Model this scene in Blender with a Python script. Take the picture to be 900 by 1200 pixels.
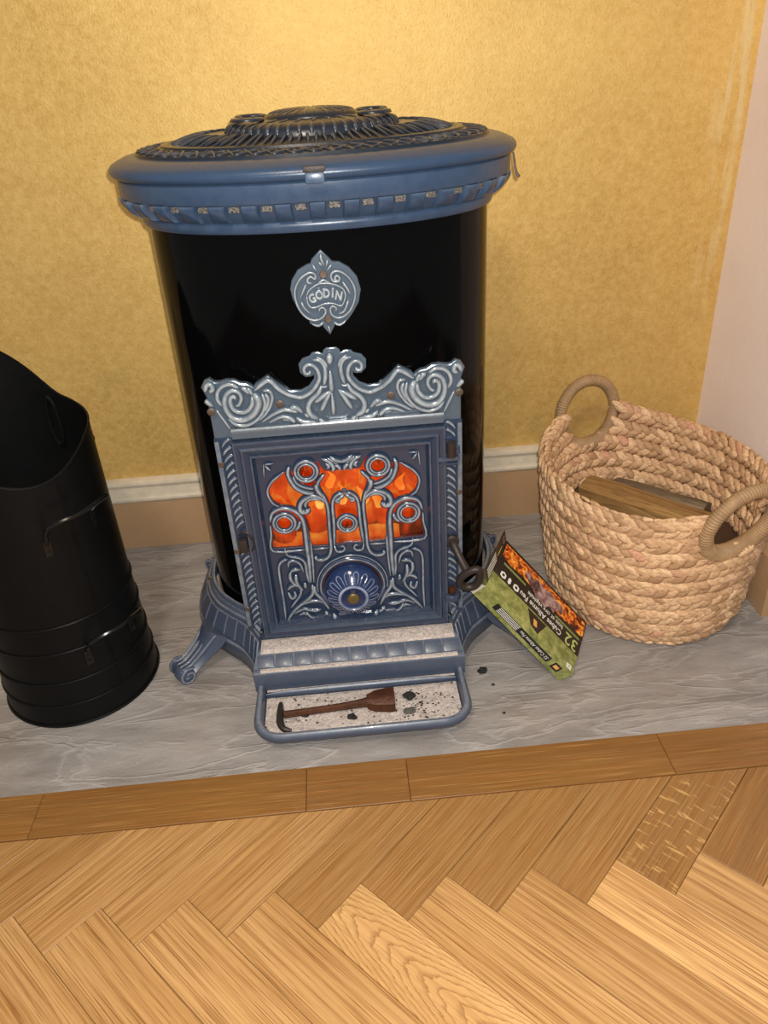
import bpy, bmesh, math, random
import numpy as np
from mathutils import Vector, Matrix, noise as mnoise
random.seed(7); rng = np.random.default_rng(7)
scene = bpy.context.scene
for o in list(bpy.data.objects): bpy.data.objects.remove(o)
COL = scene.collection
PI = math.pi
# ---------------------------------------------------------------- camera
CAM = Vector((0.008, -1.3122, 0.8140))
PITCH, YAW, ROLL = 0.53546, -0.04374, -0.06325
fwd = Vector((math.sin(-YAW)*math.cos(PITCH), math.cos(YAW)*math.cos(PITCH), -math.sin(PITCH)))
rt0 = fwd.cross(Vector((0, 0, 1))).normalized(); up0 = rt0.cross(fwd)
rt = rt0*math.cos(ROLL) + up0*math.sin(ROLL); up = up0*math.cos(ROLL) - rt0*math.sin(ROLL)
cd = bpy.data.cameras.new('camera'); cam = bpy.data.objects.new('camera', cd); COL.objects.link(cam)
M = Matrix((rt, up, -fwd)).transposed().to_4x4(); M.translation = CAM; cam.matrix_world = M
cd.sensor_fit = 'VERTICAL'; cd.sensor_height = 32.0; cd.lens = 32.0*900/1200; cd.clip_start = .01
scene.camera = cam
# ---------------------------------------------------------------- light
scene.view_settings.view_transform = 'Standard'; scene.view_settings.look = 'None'
scene.view_settings.gamma = 1; scene.view_settings.use_curve_mapping = False
scene.view_settings.exposure = 0.2
w = bpy.data.worlds.new('room'); scene.world = w; w.use_nodes = True
w.node_tree.nodes['Background'].inputs[0].default_value = (1.0, .95, .90, 1)
w.node_tree.nodes['Background'].inputs[1].default_value = 0.27
def lamp(name, kind, loc, power, col, size=None, target=None):
    d = bpy.data.lights.new(name, kind); d.energy = power; d.color = col
    if kind == 'AREA': d.shape = 'DISK'; d.size = size
    elif size: d.shadow_soft_size = size
    o = bpy.data.objects.new(name, d); COL.objects.link(o); o.location = loc
    if target is not None: o.rotation_euler = (Vector(target)-Vector(loc)).to_track_quat('-Z', 'Y').to_euler()
    return o
# the telephone's own flash beside its lens, and an added overhead fill, source unseen, for warm room light
lamp('phone_flash', 'POINT', CAM + rt*.012 + up*.018, 34, (1.0, .982, .955), .006)
lamp('overhead_fill', 'AREA', (-0.3, -1.9, 2.35), 20, (1.0, .86, .68), .35, (0, -.4, 0))
# ---------------------------------------------------------------- helpers
def tag(o, label=None, cat=None, group=None, kind=None):
    if label: o['label'] = label
    if cat: o['category'] = cat
    if group: o['group'] = group
    if kind: o['kind'] = kind
    return o
def mesh(name, V, F, mat=None, smooth=True, sharp=None):
    me = bpy.data.meshes.new(name)
    me.from_pydata([tuple(v) for v in V], [], [tuple(int(i) for i in f) for f in F])
    if mat: me.materials.append(mat)
    if smooth: me.polygons.foreach_set('use_smooth', [True]*len(me.polygons))
    if sharp: me.set_sharp_from_angle(angle=math.radians(sharp))
    me.update(); return me
def link(name, me, parent=None, loc=None):
    o = bpy.data.objects.new(name, me); COL.objects.link(o)
    if parent is not None: o.parent = parent
    if loc is not None: o.location = loc
    return o
def root(name, loc, label, cat, group=None):
    o = bpy.data.objects.new(name, None); COL.objects.link(o); o.location = loc; o.empty_display_size = .02
    return tag(o, label, cat, group)
def org(p):
    v = Vector((0, 0, 0))
    while p is not None: v += Vector(p.location); p = p.parent
    return v
def part(name, V, F, mat, parent, smooth=True, sharp=None, attr=None, fixn=True):
    """mesh given in world coordinates, stored relative to its thing"""
    V = np.asarray(V, float) - np.array(org(parent))
    me = mesh(name, V, F, mat, smooth, sharp)
    if attr is not None:
        for k, a in attr.items():
            at = me.attributes.new(k, 'FLOAT', 'POINT'); at.data.foreach_set('value', np.asarray(a, np.float32))
    if fixn:
        bm = bmesh.new(); bm.from_mesh(me); bmesh.ops.recalc_face_normals(bm, faces=bm.faces); bm.to_mesh(me); bm.free()
    return link(name, me, parent)
class MB:
    def __init__(s): s.V = []; s.F = []; s.A = []
    def add(s, V, F, a=0.0):
        n = len(s.V); s.V += [tuple(v) for v in V]; s.F += [tuple(n+i for i in f) for f in F]
        s.A += (list(a) if hasattr(a, '__len__') else [a]*len(V)); return s
    def box(s, c, d, R=None, b=0.0, a=0.0):
        V, F = boxg(d, b); V = np.asarray(V)
        if R is not None: V = V @ np.asarray(R).T
        return s.add(V + np.asarray(c), F, a)
    def build(s, name, mat, parent, smooth=True, sharp=40, fixn=True):
        return part(name, s.V, s.F, mat, parent, smooth, sharp, {'ridge': s.A}, fixn)
def boxg(d, b=0.0):
    x, y, z = [v/2 for v in d]
    bm = bmesh.new(); bmesh.ops.create_cube(bm, size=1.0, matrix=Matrix.Diagonal((d[0], d[1], d[2], 1)))
    if b > 0: bmesh.ops.bevel(bm, geom=list(bm.edges), offset=b, segments=2, affect='EDGES', profile=.6)
    bm.verts.index_update()
    V = [tuple(v.co) for v in bm.verts]; F = [tuple(v.index for v in f.verts) for f in bm.faces]; bm.free(); return V, F
def catmull(P, sub=5, closed=False):
    P = [np.asarray(p, float) for p in P]; n = len(P)
    if n < 3: return [P[0] + (P[-1]-P[0])*t for t in np.linspace(0, 1, sub+1)]
    o = []
    for i in range(n if closed else n-1):
        if closed: a, b, c, d = P[i-1], P[i], P[(i+1) % n], P[(i+2) % n]
        else: a, b, c, d = P[max(i-1, 0)], P[i], P[i+1], P[min(i+2, n-1)]
        for k in range(sub):
            t = k/sub
            o.append(.5*((2*b)+(-a+c)*t+(2*a-5*b+4*c-d)*t*t+(-a+3*b-3*c+d)*t**3))
    if not closed: o.append(P[-1])
    return o
def stroke(mb, P, N, r0, r1, h=1.0, sub=5, sec=7, closed=False, sink=.25):
    """a raised half round moulding along P on a surface with normal N"""
    Q = catmull(P, sub, closed); n = len(Q)
    Nn = catmull(N, sub, closed) if isinstance(N, list) else [np.asarray(N, float)]*n
    V = []; A = []; F = []
    for i, q in enumerate(Q):
        a = Q[(i-1) % n] if closed or i > 0 else Q[i]; b = Q[(i+1) % n] if closed or i < n-1 else Q[i]
        T = b-a; L = np.linalg.norm(T); T = T/L if L > 1e-9 else np.array([1, 0, 0.])
        nn = Nn[i]/np.linalg.norm(Nn[i]); S = np.cross(T, nn); S /= max(np.linalg.norm(S), 1e-9)
        t = i/max(n-1, 1); r = r0+(r1-r0)*t; e = 1.0
        if not closed: e = min(1, .3+.7*math.sqrt(min(1, min(i, n-1-i)/2.5)))
        for k in range(sec):
            ph = PI*k/(sec-1)
            V.append(q + S*math.cos(ph)*r*e + nn*(math.sin(ph)*r*h*e - sink*r*.3)); A.append(math.sin(ph)**2)
    m = n if closed else n-1
    for i in range(m):
        j = (i+1) % n
        for k in range(sec-1): F.append((i*sec+k, i*sec+k+1, j*sec+k+1, j*sec+k))
    if not closed: F.append(tuple(range(sec))); F.append(tuple((n-1)*sec+k for k in range(sec))[::-1])
    mb.add(V, F, A); return mb
def tube(mb, P, r, sec=8, sub=5, closed=False, caps=True, smoothpath=True):
    Q = catmull(P, sub, closed) if smoothpath else [np.asarray(p, float) for p in P]
    n = len(Q); V = []; F = []; prev = None
    R = r if hasattr(r, '__len__') else None
    for i, q in enumerate(Q):
        a = Q[(i-1) % n] if closed or i > 0 else Q[i]; b = Q[(i+1) % n] if closed or i < n-1 else Q[i]
        T = b-a; T = T/max(np.linalg.norm(T), 1e-9)
        if prev is None:
            u = np.cross(T, [0, 0, 1.]); u = u if np.linalg.norm(u) > .1 else np.cross(T, [1., 0, 0])
        else: u = prev - T*(prev@T)
        u /= np.linalg.norm(u); prev = u; v = np.cross(T, u)
        rr = np.interp(i/max(n-1, 1), np.linspace(0, 1, len(R)), R) if R is not None else r
        for k in range(sec):
            ph = 2*PI*k/sec; V.append(q+u*math.cos(ph)*rr+v*math.sin(ph)*rr)
    for i in range(n if closed else n-1):
        j = (i+1) % n
        for k in range(sec): F.append((i*sec+k, i*sec+(k+1) % sec, j*sec+(k+1) % sec, j*sec+k))
    if caps and not closed: F.append(tuple(range(sec))[::-1]); F.append(tuple((n-1)*sec+k for k in range(sec)))
    mb.add(V, F, 0.5); return mb
def se(t, a, b, n):
    c, s = math.cos(t), math.sin(t)
    return (a*math.copysign(abs(c)**(2/n), c), b*math.copysign(abs(s)**(2/n), s))
def loft(rings, closed=True, cap0=False, cap1=False):
    n = len(rings[0]); V = [p for r in rings for p in r]; F = []
    for i in range(len(rings)-1):
        for k in range(n if closed else n-1):
            F.append((i*n+k, i*n+(k+1) % n, (i+1)*n+(k+1) % n, (i+1)*n+k))
    if cap0: F.append(tuple(range(n))[::-1])
    if cap1: F.append(tuple((len(rings)-1)*n+k for k in range(n)))
    return V, F
def lathe(prof, c, n=32, axis='z'):
    R = []
    for r, z in prof:
        ring = []
        for k in range(n):
            t = 2*PI*k/n; x, y = r*math.cos(t), r*math.sin(t)
            ring.append((c[0]+x, c[1]+y, c[2]+z) if axis == 'z' else (c[0]+x, c[1]-z, c[2]+y))
        R.append(ring)
    return loft(R, cap0=True, cap1=True)
def curve_plate(name, outlines, y, thick, bevel, mat, parent, ridge=0.0):
    """flat cast plate in the x,z plane: outlines (outer first, then holes) in world x,z; front face at y"""
    cu = bpy.data.curves.new('plate', 'CURVE'); cu.dimensions = '2D'; cu.fill_mode = 'BOTH'
    cu.extrude = max(thick/2-bevel, 1e-5); cu.bevel_depth = bevel; cu.bevel_resolution = 1
    for o in outlines:
        sp = cu.splines.new('POLY'); sp.points.add(len(o)-1); sp.use_cyclic_u = True
        for p, (a, b) in zip(sp.points, o): p.co = (a, b, 0, 1)
    ob = bpy.data.objects.new('plate', cu); COL.objects.link(ob)
    dg = bpy.context.evaluated_depsgraph_get(); me0 = bpy.data.meshes.new_from_object(ob.evaluated_get(dg))
    V = [(v.co.x, y+thick/2-v.co.z, v.co.y) for v in me0.vertices]; F = [tuple(p.vertices) for p in me0.polygons]
    bpy.data.objects.remove(ob); bpy.data.curves.remove(cu); bpy.data.meshes.remove(me0)
    return part(name, V, F, mat, parent, True, 35, {'ridge': [ridge]*len(V)})
def text_mesh(s, size, extrude=0.0, align='CENTER', bold=0.0):
    cu = bpy.data.curves.new('t', 'FONT'); cu.body = s; cu.size = size; cu.extrude = extrude; cu.offset = bold
    cu.align_x = align; cu.align_y = 'CENTER'; cu.resolution_u = 3
    ob = bpy.data.objects.new('t', cu); COL.objects.link(ob)
    dg = bpy.context.evaluated_depsgraph_get(); me = bpy.data.meshes.new_from_object(ob.evaluated_get(dg))
    V = np.array([v.co[:] for v in me.vertices]).reshape(-1, 3); F = [tuple(p.vertices) for p in me.polygons]
    bpy.data.objects.remove(ob); bpy.data.curves.remove(cu); bpy.data.meshes.remove(me)
    return V, F
# ---------------------------------------------------------------- materials
class NT:
    def __init__(s, name):
        s.m = bpy.data.materials.new(name); s.m.use_nodes = True; s.t = s.m.node_tree; s.t.nodes.clear()
        s.out = s.n('ShaderNodeOutputMaterial')
    def n(s, ty, **kw):
        nd = s.t.nodes.new(ty)
        for k, v in kw.items(): setattr(nd, k, v)
        return nd
    def l(s, a, b): s.t.links.new(a, b)
    def s_(s, sock, v):
        if hasattr(v, 'is_output'): s.l(v, sock)
        elif v is not None:
            if isinstance(v, tuple) and len(v) == 3 and sock.type == 'RGBA': v = v+(1,)
            sock.default_value = v
    def bsdf(s, color=None, rough=.5, metal=0.0, spec=.5, coat=0.0, normal=None, **kw):
        b = s.n('ShaderNodeBsdfPrincipled'); s.s_(b.inputs['Base Color'], color); s.s_(b.inputs['Roughness'], rough)
        s.s_(b.inputs['Metallic'], metal); s.s_(b.inputs['Specular IOR Level'], spec); s.s_(b.inputs['Coat Weight'], coat)
        if normal is not None: s.l(normal, b.inputs['Normal'])
        for k, v in kw.items(): s.s_(b.inputs[k], v)
        s.l(b.outputs[0], s.out.inputs[0]); return b
    def coord(s, kind='Object', scale=(1, 1, 1), rot=(0, 0, 0), loc=(0, 0, 0)):
        tc = s.n('ShaderNodeTexCoord'); mp = s.n('ShaderNodeMapping'); s.l(tc.outputs[kind], mp.inputs[0])
        mp.inputs['Scale'].default_value = scale; mp.inputs['Rotation'].default_value = rot; mp.inputs['Location'].default_value = loc
        return mp.outputs[0]
    def pos(s, scale=(1, 1, 1), rot=(0, 0, 0)):
        g = s.n('ShaderNodeNewGeometry'); mp = s.n('ShaderNodeMapping'); s.l(g.outputs['Position'], mp.inputs[0])
        mp.inputs['Scale'].default_value = scale; mp.inputs['Rotation'].default_value = rot; return mp.outputs[0]
    def noise(s, vec, scale, detail=4, rough=.55, dist=0.0):
        n = s.n('ShaderNodeTexNoise'); s.l(vec, n.inputs['Vector']); n.inputs['Scale'].default_value = scale
        n.inputs['Detail'].default_value = detail; n.inputs['Roughness'].default_value = rough; n.inputs['Distortion'].default_value = dist
        return n.outputs['Fac']
    def ramp(s, fac, stops, interp='LINEAR'):
        r = s.n('ShaderNodeValToRGB'); s.l(fac, r.inputs[0]); e = r.color_ramp.elements; r.color_ramp.interpolation = interp
        while len(e) > len(stops): e.remove(e[-1])
        while len(e) < len(stops): e.new(1)
        for el, (p, c) in zip(e, stops):
            el.position = p; el.color = (c, c, c, 1) if not isinstance(c, tuple) else c+(1,)
        return r.outputs[0]
    def mix(s, fac, a, b, mode='MIX'):
        m = s.n('ShaderNodeMix', data_type='RGBA', blend_type=mode); s.s_(m.inputs[0], fac); s.s_(m.inputs[6], a); s.s_(m.inputs[7], b)
        return m.outputs[2]
    def math(s, op, a, b=None, clamp=False):
        m = s.n('ShaderNodeMath', operation=op, use_clamp=clamp); s.s_(m.inputs[0], a)
        if b is not None: s.s_(m.inputs[1], b)
        return m.outputs[0]
    def attr(s, name):
        a = s.n('ShaderNodeAttribute', attribute_name=name); return a.outputs
    def bump(s, h, strength=.3, dist=.002, normal=None):
        b = s.n('ShaderNodeBump'); s.l(h, b.inputs['Height']); b.inputs['Strength'].default_value = strength; b.inputs['Distance'].default_value = dist
        if normal is not None: s.l(normal, b.inputs['Normal'])
        return b.outputs[0]
def srgb(r, g, b):
    f = lambda c: c/12.92 if c <= .04045 else ((c+.055)/1.055)**2.4
    return tuple(f(v/255) for v in (r, g, b))
def plain(name, col, rough=.5, metal=0., bumpy=0., bscale=300, spec=.5, var=.15, coat=0.):
    t = NT(name); v = t.pos(); n = t.noise(v, 60, 4); c = t.mix(n, tuple(x*(1-var) for x in col), tuple(min(1, x*(1+var)) for x in col))
    nm = t.bump(t.noise(v, bscale, 3), bumpy, .001) if bumpy else None
    t.bsdf(c, rough, metal, spec, coat, nm); return t.m
def enamel(name, dark, light, rough=.2, dust=0.25, power=1.0, coat=.35):
    t = NT(name); a = t.attr('ridge')[2]; v = t.pos()
    n = t.noise(v, 90, 5); f = t.math('MULTIPLY', t.math('POWER', a, power), t.ramp(n, [(.3, .45), (.65, 1.0)]))
    c = t.mix(f, dark, light)  # pale crests: thin enamel plus flash reflection painted into the colour
    c = t.mix(t.math('MULTIPLY', t.noise(v, 25, 3), .35), c, tuple(x*.6 for x in dark))
    g = t.n('ShaderNodeNewGeometry'); sx = t.n('ShaderNodeSeparateXYZ'); t.l(g.outputs['True Normal'], sx.inputs[0])
    upf = t.ramp(sx.outputs[2], [(.75, 0.), (.98, 1.)]); dn = t.ramp(t.noise(v, 420, 4), [(.5, 0.), (.72, 1.)])
    d = t.math('MULTIPLY', t.math('MULTIPLY', upf, dn), dust)
    c = t.mix(d, c, srgb(185, 172, 158))
    r = t.math('ADD', t.math('MULTIPLY', d, .6), t.math('ADD', t.math('MULTIPLY', t.noise(v, 140, 3), .15), rough-.06))
    t.bsdf(c, r, 0., .5, coat, t.bump(t.noise(v, 260, 3), .12, .0008), **{'Coat Roughness': .08}); return t.m
def m_wall_gold():
    t = NT('gold_paint'); v = t.pos(); n1 = t.noise(v, 3.2, 5, .6); n2 = t.noise(v, 95, 4, .7); n3 = t.noise(v, 330, 3, .6)
    c = t.mix(t.ramp(n1, [(.3, 0.), (.7, 1.)]), srgb(196, 156, 82), srgb(220, 182, 104))
    c = t.mix(t.ramp(n2, [(.35, 0.), (.75, .55)]), c, srgb(238, 206, 134))
    c = t.mix(t.ramp(n3, [(.55, 0.), (.8, .5)]), c, srgb(160, 122, 58))
    sx = t.n('ShaderNodeSeparateXYZ'); t.l(v, sx.inputs[0])
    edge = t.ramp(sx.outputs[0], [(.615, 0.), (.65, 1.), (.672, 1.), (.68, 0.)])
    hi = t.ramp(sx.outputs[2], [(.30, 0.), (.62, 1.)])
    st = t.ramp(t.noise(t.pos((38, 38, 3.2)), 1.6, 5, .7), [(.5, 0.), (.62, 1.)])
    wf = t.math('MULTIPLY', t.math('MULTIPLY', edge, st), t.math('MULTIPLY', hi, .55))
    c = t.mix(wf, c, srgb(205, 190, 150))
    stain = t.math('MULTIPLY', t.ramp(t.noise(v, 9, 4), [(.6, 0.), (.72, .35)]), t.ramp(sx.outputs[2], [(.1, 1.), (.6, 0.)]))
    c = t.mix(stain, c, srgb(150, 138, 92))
    h = t.math('ADD', t.math('MULTIPLY', t.noise(t.pos((1, 1, .75), (0, .6, 0)), 330, 3, .6), .7), t.math('MULTIPLY', t.noise(v, 28, 4), .8))
    t.bsdf(c, t.math('ADD', t.math('MULTIPLY', n2, .16), .46), t.math('SUBTRACT', .40, t.math('MULTIPLY', wf, .9), True), .5, 0., t.bump(h, .5, .0014)); return t.m
def m_plaster():
    t = NT('pale_plaster'); v = t.pos(); n = t.noise(v, 7, 5, .6)
    c = t.mix(n, srgb(238, 220, 214), srgb(246, 234, 230)); c = t.mix(t.ramp(t.noise(v, 4, 4), [(.5, 0.), (.75, .3)]), c, srgb(222, 192, 182))
    t.bsdf(c, .8, 0., .3, 0., t.bump(t.noise(v, 60, 4), .25, .002)); return t.m
def m_slate():
    t = NT('grey_slate'); d = t.pos((7, 26, 10), (0, 0, .62)); v = t.pos()
    n = t.noise(d, 1.0, 7, .6, .25); n2 = t.noise(v, 5, 4, .6); n3 = t.noise(v, 190, 4, .7)
    c = t.mix(t.ramp(n, [(.3, 0.), (.7, 1.)]), srgb(124, 118, 114), srgb(168, 161, 156))
    c = t.mix(t.ramp(n2, [(.45, 0.), (.7, .5)]), c, srgb(128, 112, 98))
    c = t.mix(t.ramp(n3, [(.62, 0.), (.78, .6)]), c, srgb(196, 188, 182))
    r = t.n('ShaderNodeTexNoise'); t.l(d, r.inputs['Vector']); r.inputs['Scale'].default_value = .55; r.inputs['Detail'].default_value = 5; r.inputs['Distortion'].default_value = .5
    cl = t.ramp(r.outputs['Fac'], [(.44, 0.), (.475, 1.), (.49, .2), (.53, .0), (.56, 1.), (.58, .3)])
    c = t.mix(t.math('MULTIPLY', cl, .22), c, srgb(205, 198, 192))
    h = t.math('ADD', t.math('MULTIPLY', n, 1.0), t.math('ADD', t.math('MULTIPLY', cl, .35), t.math('MULTIPLY', n3, .3)))
    t.bsdf(c, .55, 0., .45, 0., t.bump(h, .7, .004)); return t.m
def m_oak(name, kind):
    t = NT(name); uv = t.n('ShaderNodeUVMap', uv_map='grain'); oi = t.n('ShaderNodeObjectInfo'); rnd = oi.outputs['Random']
    mp = t.n('ShaderNodeMapping'); t.l(uv.outputs[0], mp.inputs[0]); off = t.n('ShaderNodeCombineXYZ')
    t.l(t.math('MULTIPLY', rnd, 37.0), off.inputs[0]); t.l(t.math('MULTIPLY', rnd, 91.0), off.inputs[1]); t.l(off.outputs[0], mp.inputs['Location'])
    def sc(x, y):
        m = t.n('ShaderNodeMapping'); t.l(mp.outputs[0], m.inputs[0]); m.inputs['Scale'].default_value = (x, y, 1); return m.outputs[0]
    tone = t.n('ShaderNodeSeparateColor'); t.l(oi.outputs['Color'], tone.inputs[0]); tone = tone.outputs[0]
    fine = t.noise(sc(9, 700), 1.0, 3, .6); med = t.noise(sc(3.2, 170), 1.0, 3, .55, .5); big = t.noise(sc(2.5, 22), 1.0, 3, .5, .4)
    wv = t.n('ShaderNodeTexWave', wave_type='BANDS', bands_direction='Y', wave_profile='SAW'); t.l(sc(2.2, 24), wv.inputs[0])
    wv.inputs['Scale'].default_value = 1.0; wv.inputs['Distortion'].default_value = 6.0; wv.inputs['Detail'].default_value = 2; wv.inputs['Detail Scale'].default_value = .9
    rings = wv.outputs['Fac']
    if kind == 'cathedral':                            # nested arches down the middle of the block
        s2 = t.n('ShaderNodeSeparateXYZ'); t.l(uv.outputs[0], s2.inputs[0])
        yc = t.math('SUBTRACT', t.math('ABSOLUTE', s2.outputs[1]), .036)
        par = t.math('SUBTRACT', t.math('MULTIPLY', s2.outputs[0], 42.0), t.math('MULTIPLY', t.math('POWER', t.math('ABSOLUTE', t.math('MULTIPLY', yc, 44.0)), 1.7), 2.5))
        par = t.math('ADD', par, t.math('MULTIPLY', t.noise(sc(30, 90), 1.0, 3, .6), 1.7))
        rings = t.math('FRACT', par)
    base = t.mix(tone, srgb(126, 88, 44), srgb(232, 184, 122))
    c = t.mix(t.ramp(big, [(.35, 0.), (.65, .35)]), base, srgb(166, 118, 62))
    c = t.mix(t.math('MULTIPLY', t.ramp(rings, [(.0, .0), (.6, .12), (.94, 1.), (1., .1)]), .6 if kind == 'cathedral' else .30), c, srgb(120, 74, 32))
    k = .4 if kind == 'cathedral' else 1.
    c = t.mix(t.ramp(med, [(.38, .45*k), (.52, 0.)]), c, srgb(142, 92, 42))
    c = t.mix(t.ramp(fine, [(.36, .8*k), (.47, 0.)]), c, srgb(120, 76, 34))
    c = t.mix(t.ramp(fine, [(.58, 0.), (.70, .35)]), c, srgb(226, 176, 112))
    if kind == 'fleck':
        vo = t.noise(sc(210, 38), 1.0, 2, .5, .5); c = t.mix(t.ramp(vo, [(.60, 0.), (.66, .55)]), c, srgb(222, 176, 112))
    t.bsdf(c, t.math('ADD', t.math('MULTIPLY', fine, .2), .32), 0., .4, .1, t.bump(t.math('ADD', fine, med), .16, .0006)); return t.m
M_GOLD = m_wall_gold(); M_PLASTER = m_plaster(); M_SLATE = m_slate()
M_OAK = [m_oak('oak_straight', 'straight'), m_oak('oak_cathedral', 'cathedral'), m_oak('oak_fleck', 'fleck')]
M_SUB = plain('subfloor', srgb(60, 38, 18), .9)
M_SKIRT = plain('brown_gloss_paint', srgb(172, 138, 102), .45, var=.08, bumpy=.1, bscale=80)
M_WHITE = plain('worn_white_paint', srgb(206, 193, 170), .5, var=.22, bumpy=.25, bscale=120)
M_LID = enamel('enamel_blue', srgb(44, 66, 94), srgb(134, 150, 168), .30, .04, 1.5, .05)
M_LIDTOP = enamel('enamel_dark_blue', srgb(27, 34, 45), srgb(92, 98, 108), .28, .08, 2.5, .1)
M_DOOR = enamel('enamel_blue_grey', srgb(41, 55, 77), srgb(184, 192, 198), .20, .12, 6.0)
M_CREST = enamel('enamel_worn_flashlit_grey', srgb(78, 92, 106), srgb(186, 193, 196), .22, .22, 2.8)  # worn edges; flash reflection is also painted into this paler grey
M_BASE = enamel('enamel_base', srgb(64, 74, 93), srgb(148, 154, 164), .36, .35, 2.2, .06)
M_WHEEL = enamel('enamel_cobalt', srgb(28, 46, 86), srgb(160, 172, 196), .14, .05, 1.5)
M_BLACK = plain('black_enamel', (.0016, .0016, .0017), .09, var=.3, coat=0., spec=.12)
M_IRON = plain('dark_iron', srgb(58, 50, 46), .5, .5, .3, 400)
M_RUST = plain('rusty_iron', srgb(78, 42, 20), .55, .3, .9, 260, var=.8)
M_BRASS = plain('tarnished_brass', srgb(128, 116, 78), .4, .8, .4, 500)
M_SCREW = plain('rusted_screw', srgb(96, 82, 72), .5, .5, .4, 600)
M_TIN = plain('black_painted_tin', (.0048, .0047, .0048), .42, var=.3, bumpy=.05, bscale=90, spec=.12)
M_TINB = plain('black_gloss_wire', (.006, .006, .006), .2, spec=.3)
M_COAL = plain('charcoal', (.012, .011, .010), .8, bumpy=.6, bscale=500)

def m_vent():
    t = NT('vent_mesh'); v = t.pos(); n = t.noise(v, 900, 2)
    t.bsdf(t.mix(t.ramp(n, [(.42, 0.), (.6, 1.)]), srgb(40, 38, 36), srgb(140, 134, 124)), .7); return t.m
M_VENT = m_vent()
def m_mica():
    t = NT('sooty_mica'); v = t.pos(); tr = t.n('ShaderNodeBsdfTransparent'); gl = t.n('ShaderNodeBsdfGlossy'); gl.inputs['Roughness'].default_value = .12
    n = t.noise(v, 40, 4); t.l(t.mix(t.ramp(n, [(.3, 0.), (.7, 1.)]), (.78, .55, .34), (.95, .84, .70)), tr.inputs[0]); gl.inputs[0].default_value = (1, 1, 1, 1)
    ms = t.n('ShaderNodeMixShader'); ms.inputs[0].default_value = .04; t.l(tr.outputs[0], ms.inputs[1]); t.l(gl.outputs[0], ms.inputs[2]); t.l(ms.outputs[0], t.out.inputs[0]); return t.m
M_MICA = m_mica()
M_BRICK = plain('sooty_firebrick', srgb(150, 96, 70), .9, bumpy=.3, bscale=120, var=.4)
def m_fire(name, stops, strength, zs=(.19, .36)):
    t = NT(name); v = t.pos(); sx = t.n('ShaderNodeSeparateXYZ'); t.l(v, sx.inputs[0])
    h = t.math('DIVIDE', t.math('SUBTRACT', sx.outputs[2], zs[0]), zs[1]-zs[0])
    f = t.math('ADD', h, t.math('MULTIPLY', t.math('SUBTRACT', t.noise(t.pos((1, 1, .45)), 40, 3, .5), .5), .95))
    e = t.n('ShaderNodeEmission'); t.l(t.ramp(f, stops), e.inputs[0]); e.inputs[1].default_value = strength
    t.l(e.outputs[0], t.out.inputs[0]); return t.m
M_FLAME = m_fire('flame', [(0., (.05, .006, .003)), (.18, (.16, .018, .006)), (.32, (.75, .085, .012)), (.46, (1., .125, .018)), (.535, (1., .36, .06)), (.58, (1., .13, .02)), (.78, (.66, .07, .012)), (1., (.22, .02, .005))], .84)
M_FLAME_CORE = m_fire('flame_core', [(0., (1., .22, .03)), (.35, (1., .5, .10)), (.55, (1., .72, .26)), (.8, (1., .30, .04))], 1.25, (.225, .31))
M_EMBER = m_fire('ember', [(0., (.02, .006, .003)), (.5, (.25, .03, .006)), (.75, (.9, .16, .02)), (1., (1., .4, .08))], .8, (.17, .23))
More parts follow.
